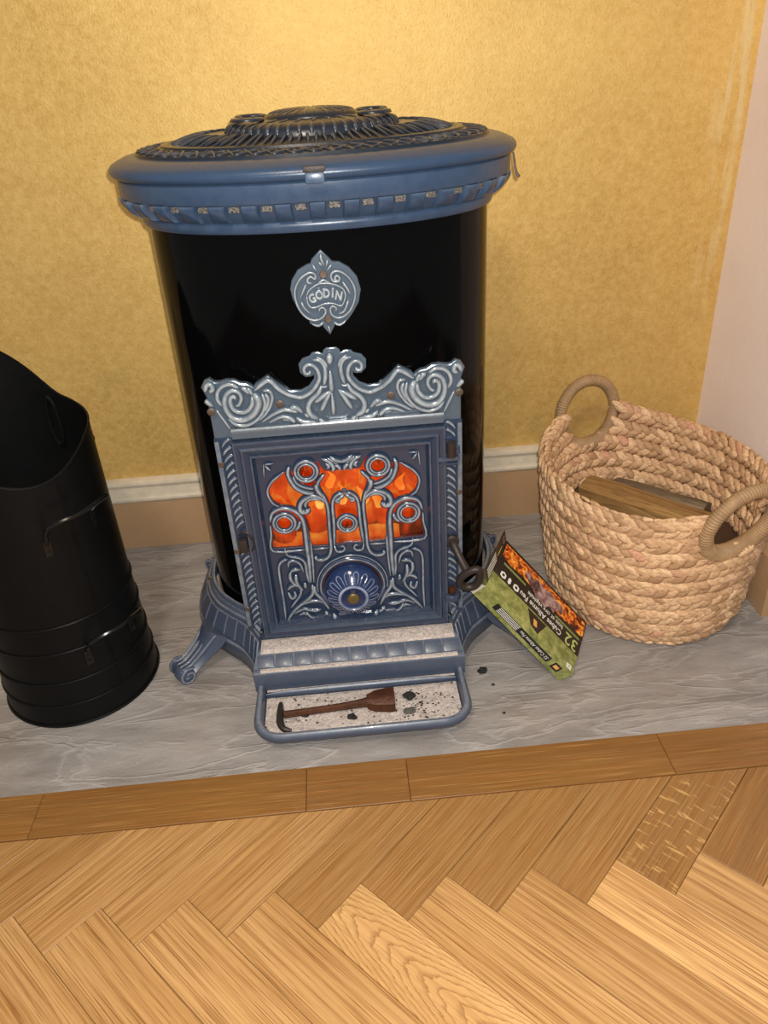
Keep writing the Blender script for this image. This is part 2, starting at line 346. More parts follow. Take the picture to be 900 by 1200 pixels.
# ---- relief curves of the castings, mm in the plane of the stove front: (across, up)
CREST_OUTLINE=[(-0.4,511.1),(-5.5,511.0),(-8.5,508.6),(-9.7,503.7),(-17.0,506.9),(-23.0,506.1),(-25.9,502.6),(-35.1,499.8),(-40.0,493.6),(-39.4,484.2),(-34.2,478.7),(-27.1,479.1),(-22.5,482.1),(-22.8,474.0),(-30.5,464.4),(-41.4,459.1),(-55.6,459.6),(-63.2,464.2),(-74.2,473.3),(-81.3,480.7),(-96.0,472.3),(-100.2,466.9),(-104.3,470.9),(-108.7,473.4),(-116.2,474.5),(-123.5,478.9),(-132.4,479.6),(-140.7,477.8),(-147.6,478.2),(-152.8,482.8),(-158.1,480.7),(-162.3,473.7)]
T_S=[([(-98.8,466.7),(-80.9,479.0),(-69.5,467.2),(-59.2,459.1),(-48.4,454.7),(-42.0,453.6),(-29.8,459.2),(-20.7,469.7),(-17.5,478.3),(-19.4,487.9),(-24.3,493.6),(-30.6,494.8),(-35.2,490.5),(-34.2,484.1),(-29.8,483.4),(-28.2,486.9)],2.4,1.6),([(-100.2,463.8),(-95.9,453.7),(-98.8,443.2),(-108.0,433.2),(-120.0,429.6),(-130.8,433.7),(-136.6,443.4),(-137.9,454.2),(-134.1,464.5),(-126.3,469.5),(-118.7,466.5),(-116.4,458.4),(-120.4,450.4),(-124.9,448.5)],3.6,1.6),([(-102.8,460.3),(-104.0,449.8),(-111.1,441.2),(-119.9,439.7),(-127.7,444.2),(-130.7,452.1),(-129.6,459.6),(-125.1,461.4),(-123.6,457.5)],2.4,2.2),([(-90.5,462.3),(-88.2,450.0),(-93.3,436.6),(-103.2,426.6),(-116.9,421.5),(-129.2,425.0),(-136.4,434.2)],1.6,2.0),([(-141.6,450.0),(-145.7,459.4),(-143.3,469.7),(-135.3,476.5),(-125.4,477.1),(-117.9,472.1)],2.0,2.0),([(-114.3,472.5),(-109.8,469.9),(-105.8,463.6)],2.6,2.6),([(-109.6,471.4),(-104.5,467.9),(-102.7,461.0)],2.0,2.0),([(-88.6,465.9),(-81.0,465.2),(-78.2,456.7),(-82.2,444.9),(-90.9,433.3),(-100.4,426.3)],2.0,1.2),([(-86.4,461.9),(-83.5,454.9),(-86.5,445.2),(-91.0,437.9)],1.8,1.8),([(-159.3,470.3),(-156.0,478.5),(-150.8,479.3),(-149.4,473.2),(-154.3,469.2)],2.4,2.4),([(-161.2,459.3),(-158.1,456.7),(-152.8,450.9)],2.4,2.4),([(-149.5,445.3),(-142.5,431.6),(-136.1,417.7)],1.4,1.4),([(-95.0,424.3),(-79.4,433.8),(-64.5,438.7),(-49.3,434.3)],1.4,2.4),([(-86.5,422.7),(-71.4,429.2),(-60.1,427.2),(-53.7,420.3)],1.4,2.6),([(-69.0,425.1),(-59.0,424.2),(-55.3,419.2)],1.2,1.2),([(-57.8,440.9),(-50.0,440.3),(-42.8,432.6)],3,2),([(-59.4,427.6),(-54.3,420.0)],2.4,1.6),([(-51.5,426.9),(-43.0,420.4),(-27.3,419.0)],2,3),([(-40.6,430.9),(-35.2,425.5)],2.2,2.2),([(-4.4,459.4),(-13.7,454.0),(-26.0,445.2)],1.3,3.0),([(-4.4,459.4),(-11.5,448.1),(-19.6,433.1)],1.3,3.0),([(-23.6,500.6),(-14.9,498.8),(-10.1,491.1),(-9.9,479.7),(-12.8,467.0)],1.8,2.2),([(-18.2,503.7),(-9.4,496.4),(-7.4,487.6)],1.6,1.6),([(-16.1,466.6),(-20.9,457.3),(-30.9,448.5),(-35.5,439.0),(-32.9,428.8),(-24.2,423.5)],2.0,3.0),([(-22.9,423.0),(-16.9,416.7),(-6.3,413.5)],2.6,2.6),([(-16.8,466.0),(-12.4,464.2),(-9.0,466.0)],1.2,1.2),([(-26.2,436.1),(-25.6,435.3)],2.4,2.4),([(-13.3,426.4),(-12.3,425.6)],2.2,2.2)]
T_C=[([(-3.8,485.3),(-3.9,469.7),(-4.0,457.3)],1.8,3.6),([(-2.7,506.4),(-2.9,500.5),(-3.3,493.2)],4.4,3.2),([(-4.1,455.9),(-4.0,441.9),(-4.4,426.1)],1.3,3.2)]
SCREWS=[(-69.9,446.8),(-156.1,443.6)]
HOLE=[(4.8,347.3),(-8.7,348.0),(-21.5,347.5),(-25.6,351.3),(-30.6,361.8),(-45.6,367.7),(-60.2,362.9),(-67.7,350.2),(-77.2,351.9),(-91.9,341.5),(-100.1,330.3),(-101.1,319.1),(-96.3,306.9),(-88.7,301.1),(-100.1,289.8),(-104.2,275.7),(-104.8,259.3),(-106.0,231.3),(-19.0,228.8),(-4.5,231.1)]
T_D=[([(-77.2,351.9),(-91.9,341.5),(-100.1,330.3),(-101.1,319.1),(-96.3,306.9),(-88.7,301.1)],1.3,1.3),([(-104.7,272.1),(-104.8,259.3),(-105.7,230.9),(-62.0,228.6)],1.3,1.3),([(-50.9,228.3),(-28.6,228.5)],1.3,1.3),([(-68.8,359.6),(-71.5,351.4),(-69.5,341.0),(-63.4,328.4),(-52.2,320.4),(-40.3,317.9)],2.0,2.6),([(-65.4,344.1),(-61.2,334.3),(-51.4,327.3),(-38.2,323.4)],1.6,1.6),([(-24.1,344.4),(-30.7,337.4),(-34.4,330.8),(-32.4,320.3),(-27.4,309.3),(-24.3,295.7),(-24.2,276.8),(-25.1,249.2),(-25.6,226.7),(-30.7,213.8),(-40.8,209.4),(-47.7,212.7),(-47.3,216.5)],1.8,1.8),([(-36.7,331.0),(-35.3,322.3),(-28.8,310.3)],3.0,2.4),([(-25.9,300.3),(-30.5,308.2),(-39.2,313.1),(-48.5,312.2),(-57.4,306.9),(-61.3,299.3),(-59.9,291.2),(-53.8,290.2),(-48.8,294.5)],2.0,3.0),([(-29.4,304.2),(-38.1,308.6),(-47.3,308.6),(-53.3,303.0),(-53.2,295.9)],1.6,2.0),([(-104.0,277.5),(-99.8,291.5),(-89.9,297.7),(-79.2,297.5),(-67.5,291.9),(-60.3,280.4),(-58.4,261.9),(-58.6,237.7),(-58.1,205.0)],1.8,2.6),([(-73.3,295.2),(-63.3,287.9),(-57.8,274.7),(-55.9,256.1),(-55.9,233.6),(-54.9,204.7)],1.6,1.6),([(-64.0,275.3),(-66.3,268.2),(-72.5,261.5)],2.0,2.0),([(-20.6,229.0),(-18.1,267.0),(-17.8,292.4),(-15.5,305.5),(-8.7,312.7),(-1.0,313.4)],1.8,1.6),([(-1.1,312.0),(-6.9,307.3),(-11.7,304.2),(-10.4,301.4),(-6.5,302.8)],2.4,1.8),([(-20.5,229.9),(-18.0,222.0),(-11.8,220.4),(-6.6,224.7),(-8.6,229.6),(-12.7,228.2)],1.3,1.3),([(-25.6,367.2),(-16.3,363.0),(-11.2,354.2),(-13.2,347.6)],2.0,2.4),([(-21.1,360.1),(-16.9,356.4),(-20.3,352.5)],2.0,2.0),([(-14.3,369.5),(-7.3,363.9),(2.9,361.2)],2.0,2.6),([(-9.4,357.4),(-3.7,353.5),(-3.5,347.5)],2.2,2.0),([(-21.9,366.9),(-13.2,364.4),(-4.9,356.9)],1.6,1.6),([(-101.4,365.6),(-103.0,345.9)],1.6,0.6),([(-99.9,365.8),(-88.8,365.8)],1.6,0.6),([(-99.5,363.3),(-93.0,356.0)],1.2,1.8)]
RINGS=[(-47.4,351.2,11.5),(-84.9,275.2,11.5)]
RING3=(-2.2,266.3,11)
KNOB3=(-0.6,318.6)
T_L8=[([(-102.7,109.3),(-101.5,144.7),(-102.2,181.9),(-101.3,203.5),(-96.2,212.7),(-87.9,215.4)],1.6,1.6),([(-89.4,233.1),(-87.6,223.3),(-81.6,219.1),(-70.3,215.3),(-63.9,206.6),(-63.4,190.4),(-61.6,172.0)],1.2,2.0),([(-58.6,242.9),(-58.1,213.1),(-59.4,171.7)],2.2,2.6),([(-52.9,242.3),(-53.0,212.6),(-55.0,171.3)],1.4,1.6),([(-57.9,167.9),(-58.1,154.9),(-66.0,144.5),(-86.1,127.7),(-100.3,108.1)],2.6,1.6),([(-55.5,165.8),(-54.1,154.4),(-45.2,140.3),(-37.4,122.2)],2.6,2.0),([(-98.4,113.7),(-80.9,132.9),(-62.0,139.3),(-45.6,136.1),(-37.5,121.3)],1.8,1.8),([(-90.2,118.6),(-75.5,126.5),(-60.7,122.5),(-49.9,123.6)],1.4,2.4),([(-71.6,120.3),(-64.9,110.8),(-58.8,110.1)],1.8,1.8),([(-43.4,119.0),(-40.2,111.9)],3,3),([(-82.8,115.8),(-74.8,118.7),(-70.7,114.4)],1.6,1.6),([(-88.1,201.2),(-86.2,210.8),(-78.0,211.7),(-70.7,204.7),(-67.8,190.9)],1.8,1.4),([(-87.0,191.2),(-81.9,196.9),(-71.7,196.4)],1.8,2.2),([(-86.8,192.9),(-87.3,182.1),(-82.5,172.4),(-74.9,167.0)],2.2,2.0),([(-79.2,188.5),(-79.1,175.7),(-74.5,164.1),(-71.1,160.1)],2.6,1.6),([(-93.4,162.5),(-88.9,168.5),(-81.2,170.4),(-75.0,166.1),(-76.4,153.2),(-86.3,139.2),(-92.6,130.4)],2.0,1.4),([(-93.2,157.8),(-89.1,147.5),(-83.3,152.1),(-84.8,158.8)],2.0,1.6),([(-68.3,172.7),(-67.2,161.5)],3,2),([(-32.5,113.6),(-28.0,103.3)],3.6,3.6),([(-17.0,105.0),(-11.6,95.9)],3.4,3.4)]
T_LC=[([(-5.0,100.7),(-6.0,87.9)],4,3)]
T_bo=[(-1.8,626.5),(5.2,619.1),(10.1,612.9),(17.7,612.4),(28.1,605.8),(36.2,595.4),(39.6,580.9),(36.3,566.7),(28.6,554.8),(22.4,547.3),(12.8,541.7),(6.6,542.8),(0.6,532.2),(-5.5,540.2),(-6.2,544.9),(-11.1,541.2),(-20.9,545.5),(-21.6,549.5),(-32.7,561.8),(-37.9,575.6),(-39.4,586.8),(-36.6,596.4),(-28.9,606.6),(-18.5,611.8),(-14.0,612.5),(-11.3,618.2)]
T_B=[([(-14.9,593.7),(-19.0,594.0),(-19.3,598.4),(-15.3,600.5),(-10.9,597.8),(-10.6,603.0),(-17.0,605.2),(-26.9,600.0),(-34.1,589.7),(-35.9,578.8),(-32.9,565.2),(-25.4,554.4),(-15.9,550.0),(-7.2,552.4),(-2.1,558.9),(-4.4,564.1),(-9.3,562.8),(-8.8,559.4)],1.5,1.3),([(16.0,593.1),(11.9,596.1),(13.8,599.8),(17.0,597.9),(16.1,593.6),(9.5,594.1),(7.6,600.2),(10.9,604.3),(18.1,604.3),(27.4,597.2),(33.2,585.8),(33.4,573.6),(27.9,560.5),(19.4,552.7),(11.3,551.0),(4.9,554.9),(3.4,561.3),(6.3,565.0),(10.6,562.4),(9.2,559.1)],1.5,1.3),([(-22.5,578.9),(-19.0,585.3),(-9.6,591.2),(0.5,592.1),(11.3,589.6),(19.8,584.6),(22.5,576.7),(19.5,567.9),(15.9,564.8),(7.2,568.3),(-2.9,568.5),(-11.0,565.7),(-17.8,565.1),(-21.8,569.9),(-22.5,578.9)],1.1,1.1),([(-1.9,624.9),(-1.6,618.6),(1.2,612.0)],1.9,1.1),([(-11.7,613.4),(-8.6,606.3)],1.9,1.1),([(8.9,612.5),(4.0,606.4)],1.9,1.1),([(-4.9,616.1),(-1.0,611.6)],1.9,1.1),([(5.1,618.1),(3.3,610.8)],1.9,1.1),([(-8.5,591.1),(-1.4,596.0),(7.0,590.5)],1.9,1.1),([(-22.2,592.1),(-29.9,577.2)],1.9,1.1),([(-29.3,572.7),(-26.7,565.8),(-20.7,558.6)],1.9,1.1),([(20.4,592.2),(25.3,584.2),(28.1,577.3)],1.9,1.1),([(25.4,570.9),(19.9,558.9),(12.8,555.5)],1.9,1.1),([(-6.0,547.2),(-12.1,543.3),(-19.8,545.6)],1.9,1.1),([(6.4,546.2),(12.9,542.5),(21.2,547.2)],1.9,1.1),([(-0.8,542.2),(1.0,534.5)],1.9,1.1)]
T_bs=[(-0.8,602.2),(0.5,550.1)]
T_bl=[(-16.1,575.6),(-7.8,578.9),(0.5,580.3),(7.8,580.2),(14.6,576.7)]
BLH=[(1.0,585.7),(-0.0,574.8)]
# ================================================================ SETTING
def solid(name, lo, hi, mat, kind='structure', b=0.0, parent=None):
    mb = MB(); mb.box([(a+c)/2 for a, c in zip(lo, hi)], [c-a for a, c in zip(lo, hi)], b=b)
    o = mb.build(name, mat, parent, smooth=False)
    return tag(o, kind=kind)
YH, YO = -.593, -.6627          # front edge of the hearth, front edge of the oak border
XR = .684                        # right side of the recess
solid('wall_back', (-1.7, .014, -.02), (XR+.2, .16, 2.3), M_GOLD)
solid('wall_right', (XR, -.378, -.02), (1.6, .10, 2.3), M_PLASTER)
hb = solid('baseboard_back', (-1.7, 0., 0.), (XR-.003, .0135, .104), M_SKIRT, b=.0015)
# white moulding on top of the board: two rolls and a cove
def prism_x(name, prof, x0, x1, mat, parent):
    R = [[(x, y, z) for y, z in prof] for x in np.linspace(x0, x1, 2)]
    V, F = loft(R, cap0=True, cap1=True); return part(name, V, F, mat, parent, True, 30)
pr = [(.0135, .1045), (-.003, .1045), (-.0055, .108), (-.0055, .112), (-.003, .1155), (.0005, .117), (.0005, .121), (.003, .127), (.0035, .134), (-.001, .137), (-.0025, .141), (-.0015, .1455), (.003, .1485), (.0135, .150)]
prism_x('moulding', pr, -1.7, XR-.003, M_WHITE, hb)
br = solid('baseboard_right', (.648, -.376, 0.), (XR-.0005, -.0065, .105), M_SKIRT, b=.002)
solid('hearth_slab', (-1.7, YH, -.05), (XR, .012, 0.), M_SLATE, b=.0)
fl = solid('floor', (-1.7, -2.1, -.06), (1.6, YH-.0005, -.012), M_SUB)
def plank(poly, name, parent, mat, adir, o0=None, chamf=.0007, z0=0.0, tone=None):
    """a plank with eased top edges; poly counter-clockwise in x,y; grain runs along adir"""
    P = [np.array(p, float) for p in poly]; c = sum(P)/len(P); n = len(P)
    def inset(d):
        L = []
        for i in range(n):
            e = P[(i+1) % n]-P[i]; e /= np.linalg.norm(e); L.append((np.array([-e[1], e[0]]), P[i]+d*np.array([-e[1], e[0]])))
        o = []
        for i in range(n):
            n1, p1 = L[i-1]; n2, p2 = L[i]; A = np.array([n1, n2])
            if abs(np.linalg.det(A)) < 1e-6: o.append(p2)
            else: o.append(np.linalg.solve(A, [n1@p1, n2@p2]))
        return o
    a, b = inset(.00025), inset(.00025+chamf)
    V = [(p[0], p[1], z0-.0118) for p in a]+[(p[0], p[1], z0-chamf) for p in a]+[(p[0], p[1], z0) for p in b]
    F = [tuple(range(n))[::-1]]+[(i, (i+1) % n, n+(i+1) % n, n+i) for i in range(n)]+[(n+i, n+(i+1) % n, 2*n+(i+1) % n, 2*n+i) for i in range(n)]+[tuple(2*n+i for i in range(n))]
    o = part(name, V, F, mat, parent, False)
    ad = np.array(adir)/np.linalg.norm(adir); ac = np.array([-ad[1], ad[0]]); o0 = P[0] if o0 is None else np.array(o0)
    uv = o.data.uv_layers.new(name='grain'); Vv = np.array([v.co[:2] for v in o.data.vertices])+np.array(org(parent))[:2]
    o.color = (float(np.clip(rng.normal(.42, .17) if tone is None else tone, 0, 1)),)*3+(1,)
    for li in o.data.loops: r = Vv[li.vertex_index]-o0; uv.data[li.index].uv = (r@ad, r@ac)
    return o
# oak border along the hearth
trim = solid('trim_1', (-1.7, YO, -.03), (1.6, YH, -.0121), M_SUB)
xs = [-1.7, -1.05, -.4335, -.0858, .0475, .3909, 1.0, 1.6]
for i, (a, b) in enumerate(zip(xs[:-1], xs[1:])):
    plank([(a, YO), (b, YO), (b, YH), (a, YH)], 'border_plank', trim, M_OAK[0], (1, 0), z0=.0008, tone=.0)
# herringbone parquet
W = .07; S2 = W*2**.5; TH = -.0105; X0, Y0 = -.4177, -.7637
def g(u, v): return np.array([X0+math.cos(TH)*u-math.sin(TH)*v, Y0+math.sin(TH)*u+math.cos(TH)*v])
def clip(poly, y):                                   # keep what lies in front of the border
    o = []
    for i in range(len(poly)):
        a, b = poly[i], poly[(i+1) % len(poly)]
        if a[1] <= y: o.append(a)
        if (a[1] <= y) != (b[1] <= y): o.append(a+(b-a)*((y-a[1])/(b[1]-a[1])))
    return o
d1 = np.array([1, 1])/2**.5; d2 = np.array([1, -1])/2**.5; LB = .42
def quad(p, q, d, L):
    P = [np.array(p), np.array(q), np.array(q)+d*L, np.array(p)+d*L]
    A = sum(P[i][0]*P[(i+1) % 4][1]-P[(i+1) % 4][0]*P[i][1] for i in range(4))
    return P if A > 0 else P[::-1]
for k in range(-7, 17):
    U, Lk, Un = np.array([k*S2, 0]), np.array([k*S2+S2/2, -S2/2]), np.array([(k+1)*S2, 0])
    P = clip([g(*p) for p in quad(U, Lk, d1, LB)], YO-.0006)
    if len(P) > 2: plank(P, 'parquet_block', fl, M_OAK[2 if k in (7,) else 0], g(*d1)-g(0, 0), g(*U), tone={0: .50, 1: .44, 2: .42, 3: .22, 4: .20, 5: .18, 6: .20, 7: .12, 8: .06}.get(k, .3))
    plank([g(*p) for p in quad(Lk, Un, d2, LB)], 'parquet_block', fl, M_OAK[1 if k in (3, 11) else 0], g(*d2)-g(0, 0), g(*Un), tone={0: .50, 1: .55, 2: .52, 3: .72, 4: .60, 5: .52, 6: .95, 7: .62}.get(k, .5))
    if -6 < k < 11:
        A, B = Un+d2*LB, np.array([(k+1)*S2+S2/2, -S2/2])+d2*LB
        plank([g(*p) for p in quad(A, B, -d1, LB)], 'parquet_block', fl, M_OAK[0], g(*d1)-g(0, 0), g(*A))
# ================================================================ STOVE
UX, YP = -.004, -.41
stove = root('stove', (UX, -.25, 0), 'cast-iron stove with glossy black barrel and blue-grey enamel castings, fire burning behind its door', 'stove')
BA, BB, BN, BY = .217, .155, 2.25, -.247
def ser(a, b, z, n=BN, N=120, yc=BY): return [(UX+p[0], yc+p[1], z) for p in (se(2*PI*k/N, a, b, n) for k in range(N))]
V, F = loft([ser(BA, BB, z) for z in (.085, .2, .3, .4, .5, .6, .652)])
# the barrel's front is open behind the door
def cut(V, F, x, z0, z1):
    o = []
    for f in F:
        c = np.mean([V[i] for i in f], 0)
        if abs(c[0]-UX) < x and z0 < c[2] < z1 and c[1] < -.33: continue
        o.append(f)
    return o
zr = [.085, .12, .16, .195, .24, .29, .34, .375, .42, .5, .6, .652]
V, F = loft([ser(BA, BB, z) for z in zr]); F = cut(V, F, .115, .195, .375)
part('barrel', V, F, M_BLACK, stove)
# ---- lid
LY, LN = -.25, 2.15
LA, LB_ = .2515, .190
def lr(off, z): return ser(LA-off, LB_-off, z, LN, 144, LY)
prof = [(.030, .7045), (.012, .7045), (.005, .7052), (.0015, .7075), (0, .7110), (.0005, .7145), (.003, .7180), (.008, .7205), (.016, .7240), (.024, .7258), (.031, .7264), (.033, .7266), (.034, .7295), (.064, .7330), (.065, .7355), (.073, .7360), (.074, .7345), (.110, .7420), (.128, .7430)]
V, F = loft([lr(*p) for p in prof], cap0=True, cap1=True)
lid = part('lid', V, F, M_LID, stove, True, 50, {'ridge': [.12]*len(V)})
lv = np.array(V)
lid.data.materials.append(M_LIDTOP)
for p in lid.data.polygons:
    c = p.center; 
    if (abs(c.x)/(LA-.032))**LN+(abs(c.y)/(LB_-.032))**LN < 1 and c.z > .7265: p.material_index = 1
def lidz(off): return float(np.interp(off, [p[0] for p in prof[8:]], [p[1] for p in prof[8:]]))
def lp(t, off, dz=0.): x, y = se(t, LA-off, LB_-off, LN); return np.array([UX+x, LY+y, lidz(off)+dz])
UPN = np.array([0, 0, 1.])
ts = []                                               # equal steps along the oval
dense = np.linspace(0, 2*PI, 2001); pts = np.array([lp(t, .05)[:2] for t in dense]); arc = np.r_[0, np.cumsum(np.linalg.norm(np.diff(pts, axis=0), axis=1))]
def even(n): return [float(np.interp(arc[-1]*i/n, arc, dense)) for i in range(n)]
mb = MB(); ev = even(54)
for i, t in enumerate(ev):
    d = (ev[1]-ev[0])*.5 if i == 0 else (ev[i]-ev[i-1])*.5
    stroke(mb, [lp(t-d, .036), lp(t-d*.3, .040), lp(t+d*.2, .048), lp(t+d*.9, .054)], UPN, 2.6e-3, 1.8e-3, 1.2, 3, 5)
    stroke(mb, [lp(t+d*.9, .0365), lp(t+d*.4, .044), lp(t-d*.3, .052), lp(t-d*.9, .059)], UPN, 1.8e-3, 2.4e-3, 1.2, 3, 5)
    stroke(mb, [lp(t, .0585), lp(t+d*.8, .0615)], UPN, 2e-3, 1.2e-3, 1.2, 2, 5)
mb.build('leaf_border', M_LIDTOP, lid)
mb = MB(); ev = even(46)
for i, t in enumerate(ev):                            # acanthus fan between the border and the crown
    for s in (-.028, .028): stroke(mb, [lp(t+s, .078), lp(t+s*.9, .092, .001), lp(t+s*.6, .106, .0015), lp(t, .118, .001)], UPN, 2.4e-3, 1.6e-3, 1.2, 3, 5)
mb.build('acanthus_border', M_LIDTOP, lid)
def dr(a, b, z): return ser(a, b, z, 2.1, 96, LY)
V, F = loft([dr(.108, .090, .7400), dr(.106, .088, .7455), dr(.102, .084, .7500), dr(.095, .078, .7525), dr(.086, .070, .7540), dr(.070, .060, .7552), dr(.058, .052, .7560), dr(.0565, .051, .7585), dr(.050, .046, .7615), dr(.034, .031, .7640), dr(.014, .013, .7650)], cap1=True)
part('crown', V, F, M_LIDTOP, lid, True, 50, {'ridge': [0.15]*len(V)})
mb = MB()
def dp(t, a, b, z): x, y = se(t, a, b, 2.1); return np.array([UX+x, LY+y, z])
for i in range(52):                                   # flutes of the crown's flank and of its top rosette
    t = 2*PI*i/52; n = np.array([math.cos(t), math.sin(t), .7])
    stroke(mb, [dp(t, .1075, .0895, .742), dp(t, .104, .086, .7485), dp(t, .097, .080, .752), dp(t, .086, .070, .754)], n, 3.4e-3, 2.2e-3, .55, 3, 5)
for i in range(26):
    t = 2*PI*i/26; stroke(mb, [dp(t, .055, .050, .7575), dp(t, .049, .045, .7612), dp(t, .034, .031, .7638), dp(t, .016, .015, .7650)], UPN, 3.0e-3, 1.6e-3, .6, 3, 5)
for k in range(28):
    t = 2*PI*k/28; 
    if abs(math.cos(t)) < .75: stroke(mb, [dp(t, .085, .070, .7535), dp(t+.05, .073, .062, .7548), dp(t, .060, .054, .7558)], UPN, 3.2e-3, 2.4e-3, .7, 3, 5)
mb.build('crown_flutes', M_LIDTOP, lid)
for s in (-1, 1):                                     # scrolled ears with an eye hole
    for yy in (-1, 1):
        c = np.array([UX+s*.072, LY+yy*.030, .7535])
        P = [c+np.array([s*r*math.cos(a), yy*r*math.sin(a), .0025]) for a, r in [(-1.0, .024), (0, .021), (1.0, .019), (2.0, .017), (3.0, .014), (4.1, .0115), (5.0, .010)]]
        mb = MB(); stroke(mb, P, UPN, 4e-3, 2.6e-3, 1.1, 4, 7); mb.build('crown_scroll', M_LIDTOP, lid)
mb = MB()
mb.box((UX+.0, LY-LB_-.0005, .7085), (.021, .012, .011), b=.003, a=.45)
mb.build('lid_tab', M_LID, lid)
mb = MB(); mb.box((UX, LY-LB_+.0035, .7165), (.0235, .008, .006), b=.001); mb.build('tab_recess', M_IRON, lid)
mb = MB(); P = [(UX+.2410, -.300, .7050), (UX+.2425, -.302, .694), (UX+.2440, -.304, .684), (UX+.2475, -.307, .677)]
tube(mb, P, [.0012, .0014, .0016, .0022], 6, 3); mb.build('hanging_wire', M_SCREW, stove)
# ---- band and cornice under the lid
CN = 2.2
def cr(off, z): return ser(.2440-off, .184-off, z, CN, 144, LY)
V, F = loft([cr(.02, .7050), cr(.002, .7050), cr(0, .7030), cr(0, .686), (cr(.0015, .6835)), cr(.008, .6825), cr(.0105, .679), cr(.0135, .672), cr(.0185, .665), cr(.0225, .6615), cr(.0212, .660), cr(.0205, .6565), cr(.0215, .652), cr(.0235, .6495), cr(.040, .6495)])
band = part('cornice', V, F, M_LID, stove, True, 40, {'ridge': [.22]*len(V)})
pc = np.array([cr(.010, .67)[0][:2]]); dd = np.linspace(0, 2*PI, 2001)
pts = np.array([[se(t, .2355, .1740, CN)[0], se(t, .2355, .1740, CN)[1]] for t in dd]); arc2 = np.r_[0, np.cumsum(np.linalg.norm(np.diff(pts, axis=0), axis=1))]
ND = 36
for i in range(ND):
    def at(s):
        t = float(np.interp((arc2[-1]*s) % arc2[-1], arc2, dd)); p = np.interp(t, dd, pts[:, 0]), np.interp(t, dd, pts[:, 1])
        e = 1e-3; q = np.interp(t+e, dd, pts[:, 0]), np.interp(t+e, dd, pts[:, 1]); T = np.array([q[0]-p[0], q[1]-p[1], 0.]); T /= np.linalg.norm(T)
        return np.array([UX+p[0], LY+p[1], 0.]), T, np.array([T[1], -T[0], 0.])
    p, T, N = at(i/ND)
    if p[1] > -.13: continue
    # an ogee corbel
    prof_ = [(.0095, .6830), (.0092, .679), (.0070, .674), (.0030, .6690), (-.0012, .6655), (-.0040, .6635), (-.018, .6622), (-.008, .683)]
    mb = MB(); ring = []
    for s in (-.0090, -.0078, .0078, .0090):
        k = .75 if abs(s) > .008 else 1.
        ring.append([p+T*s+N*(o*k if o > 0 else o)+np.array([0, 0, z]) for o, z in prof_])
    V, F = loft(ring, cap0=True, cap1=True); mb.add(V, F, [.5 if j % 8 in (0, 5) else .2 for j in range(len(V))])
    mb.build('dentil', M_LID, band, sharp=50)
    p, T, N = at(i/ND+.5/ND); mb = MB()
    Rm = np.stack([T, -N, [0, 0, 1.]], 1)
    mb.box(p+N*.0002+np.array([0, 0, .6785]), (.0125, .0050, .0066), Rm, .0015); mb.build('vent_hole', M_VENT, band)
# ---- badge
def pl(L, y): return [np.array([UX+u/1000, y, z/1000]) for u, z in L]
FRN = np.array([0, -1., 0])
def relief(mb, L, y, mirror=False, h=1.0, sub=4, sec=7, k=1.0):
    for pts, r0, r1 in L:
        for m in ((1, -1) if mirror else (1,)):
            P = [np.array([UX+m*u/1000, y, z/1000]) for u, z in pts]
            stroke(mb, P, FRN, r0*k/1000, r1*k/1000, h, sub, sec)
yb = BY-BB-.0055
badge = curve_plate('badge', [[(UX+u/1000, z/1000) for u, z in T_bo]], yb+.0, .009, .0016, M_CREST, stove, .25)
mb = MB(); relief(mb, T_B, yb-.0042, h=1.15, k=1.3); mb.build('badge_scrolls', M_CREST, badge)
for c, (u, z), a in zip('GODIN', T_bl, (20, 9, 0, -6, -14)):
    V, F = text_mesh(c, .0140, .0009, bold=.0005); a = math.radians(a); V = V*np.array([.78, 1, 1])
    V = np.array([[UX+u/1000+x*math.cos(a)-y*math.sin(a), yb-.0052-zz, z/1000+x*math.sin(a)+y*math.cos(a)] for x, y, zz in V])
    part('letter', V, F, M_CREST, badge, False, None, {'ridge': [1.]*len(V)})
def screw(c, r, parent, mat=None, name='screw', h=.0015):
    mb = MB(); V, F = lathe([(r*.98, 0), (r, h*.5), (r*.8, h), (r*.3, h*.9)], c, 14, 'y'); mb.add(V, F); mb.box((c[0], c[1]-h, c[2]), (r*1.5, .0006, r*.22)); return mb.build(name, mat or M_SCREW, parent)
for u, z in T_bs: screw((UX+u/1000, yb-.0043, z/1000), .0048, badge)
# ---- crest plate
out = [(UX+u/1000, z/1000) for u, z in CREST_OUTLINE]
left = out[1:]+[(UX-.1575, .460), (UX-.1575, .3975)]; right = [(2*UX-x, z) for x, z in left][::-1]
crest = curve_plate('crest_plate', [left[::1]+right], -.4035, .010, .0018, M_CREST, stove, .2)
mb = MB(); relief(mb, T_S, -.4080, True, .95, k=1.7); mb.build('scrollwork', M_CREST, crest)
mb = MB(); relief(mb, T_C, -.4080, False, 1.0, k=1.4); mb.build('shell', M_CREST, crest)
for s in (1, -1):
    for u, z in SCREWS: screw((UX+s*u/1000, -.4085, z/1000), .0052, crest)
# sloping ledge over the door
R = [[(x, y, z) for y, z in [(-.405, .4185), (-.4115, .4185), (-.4125, .4165), (-.4105, .4105), (-.4105, .4045), (-.405, .4005)]] for x in (UX-.1355, UX+.1355)]
V, F = loft(R, cap0=True, cap1=True); part('door_ledge', V, F, M_CREST, crest, True, 30, {'ridge': [0, .8, .8, .2, .3, .2]*2})
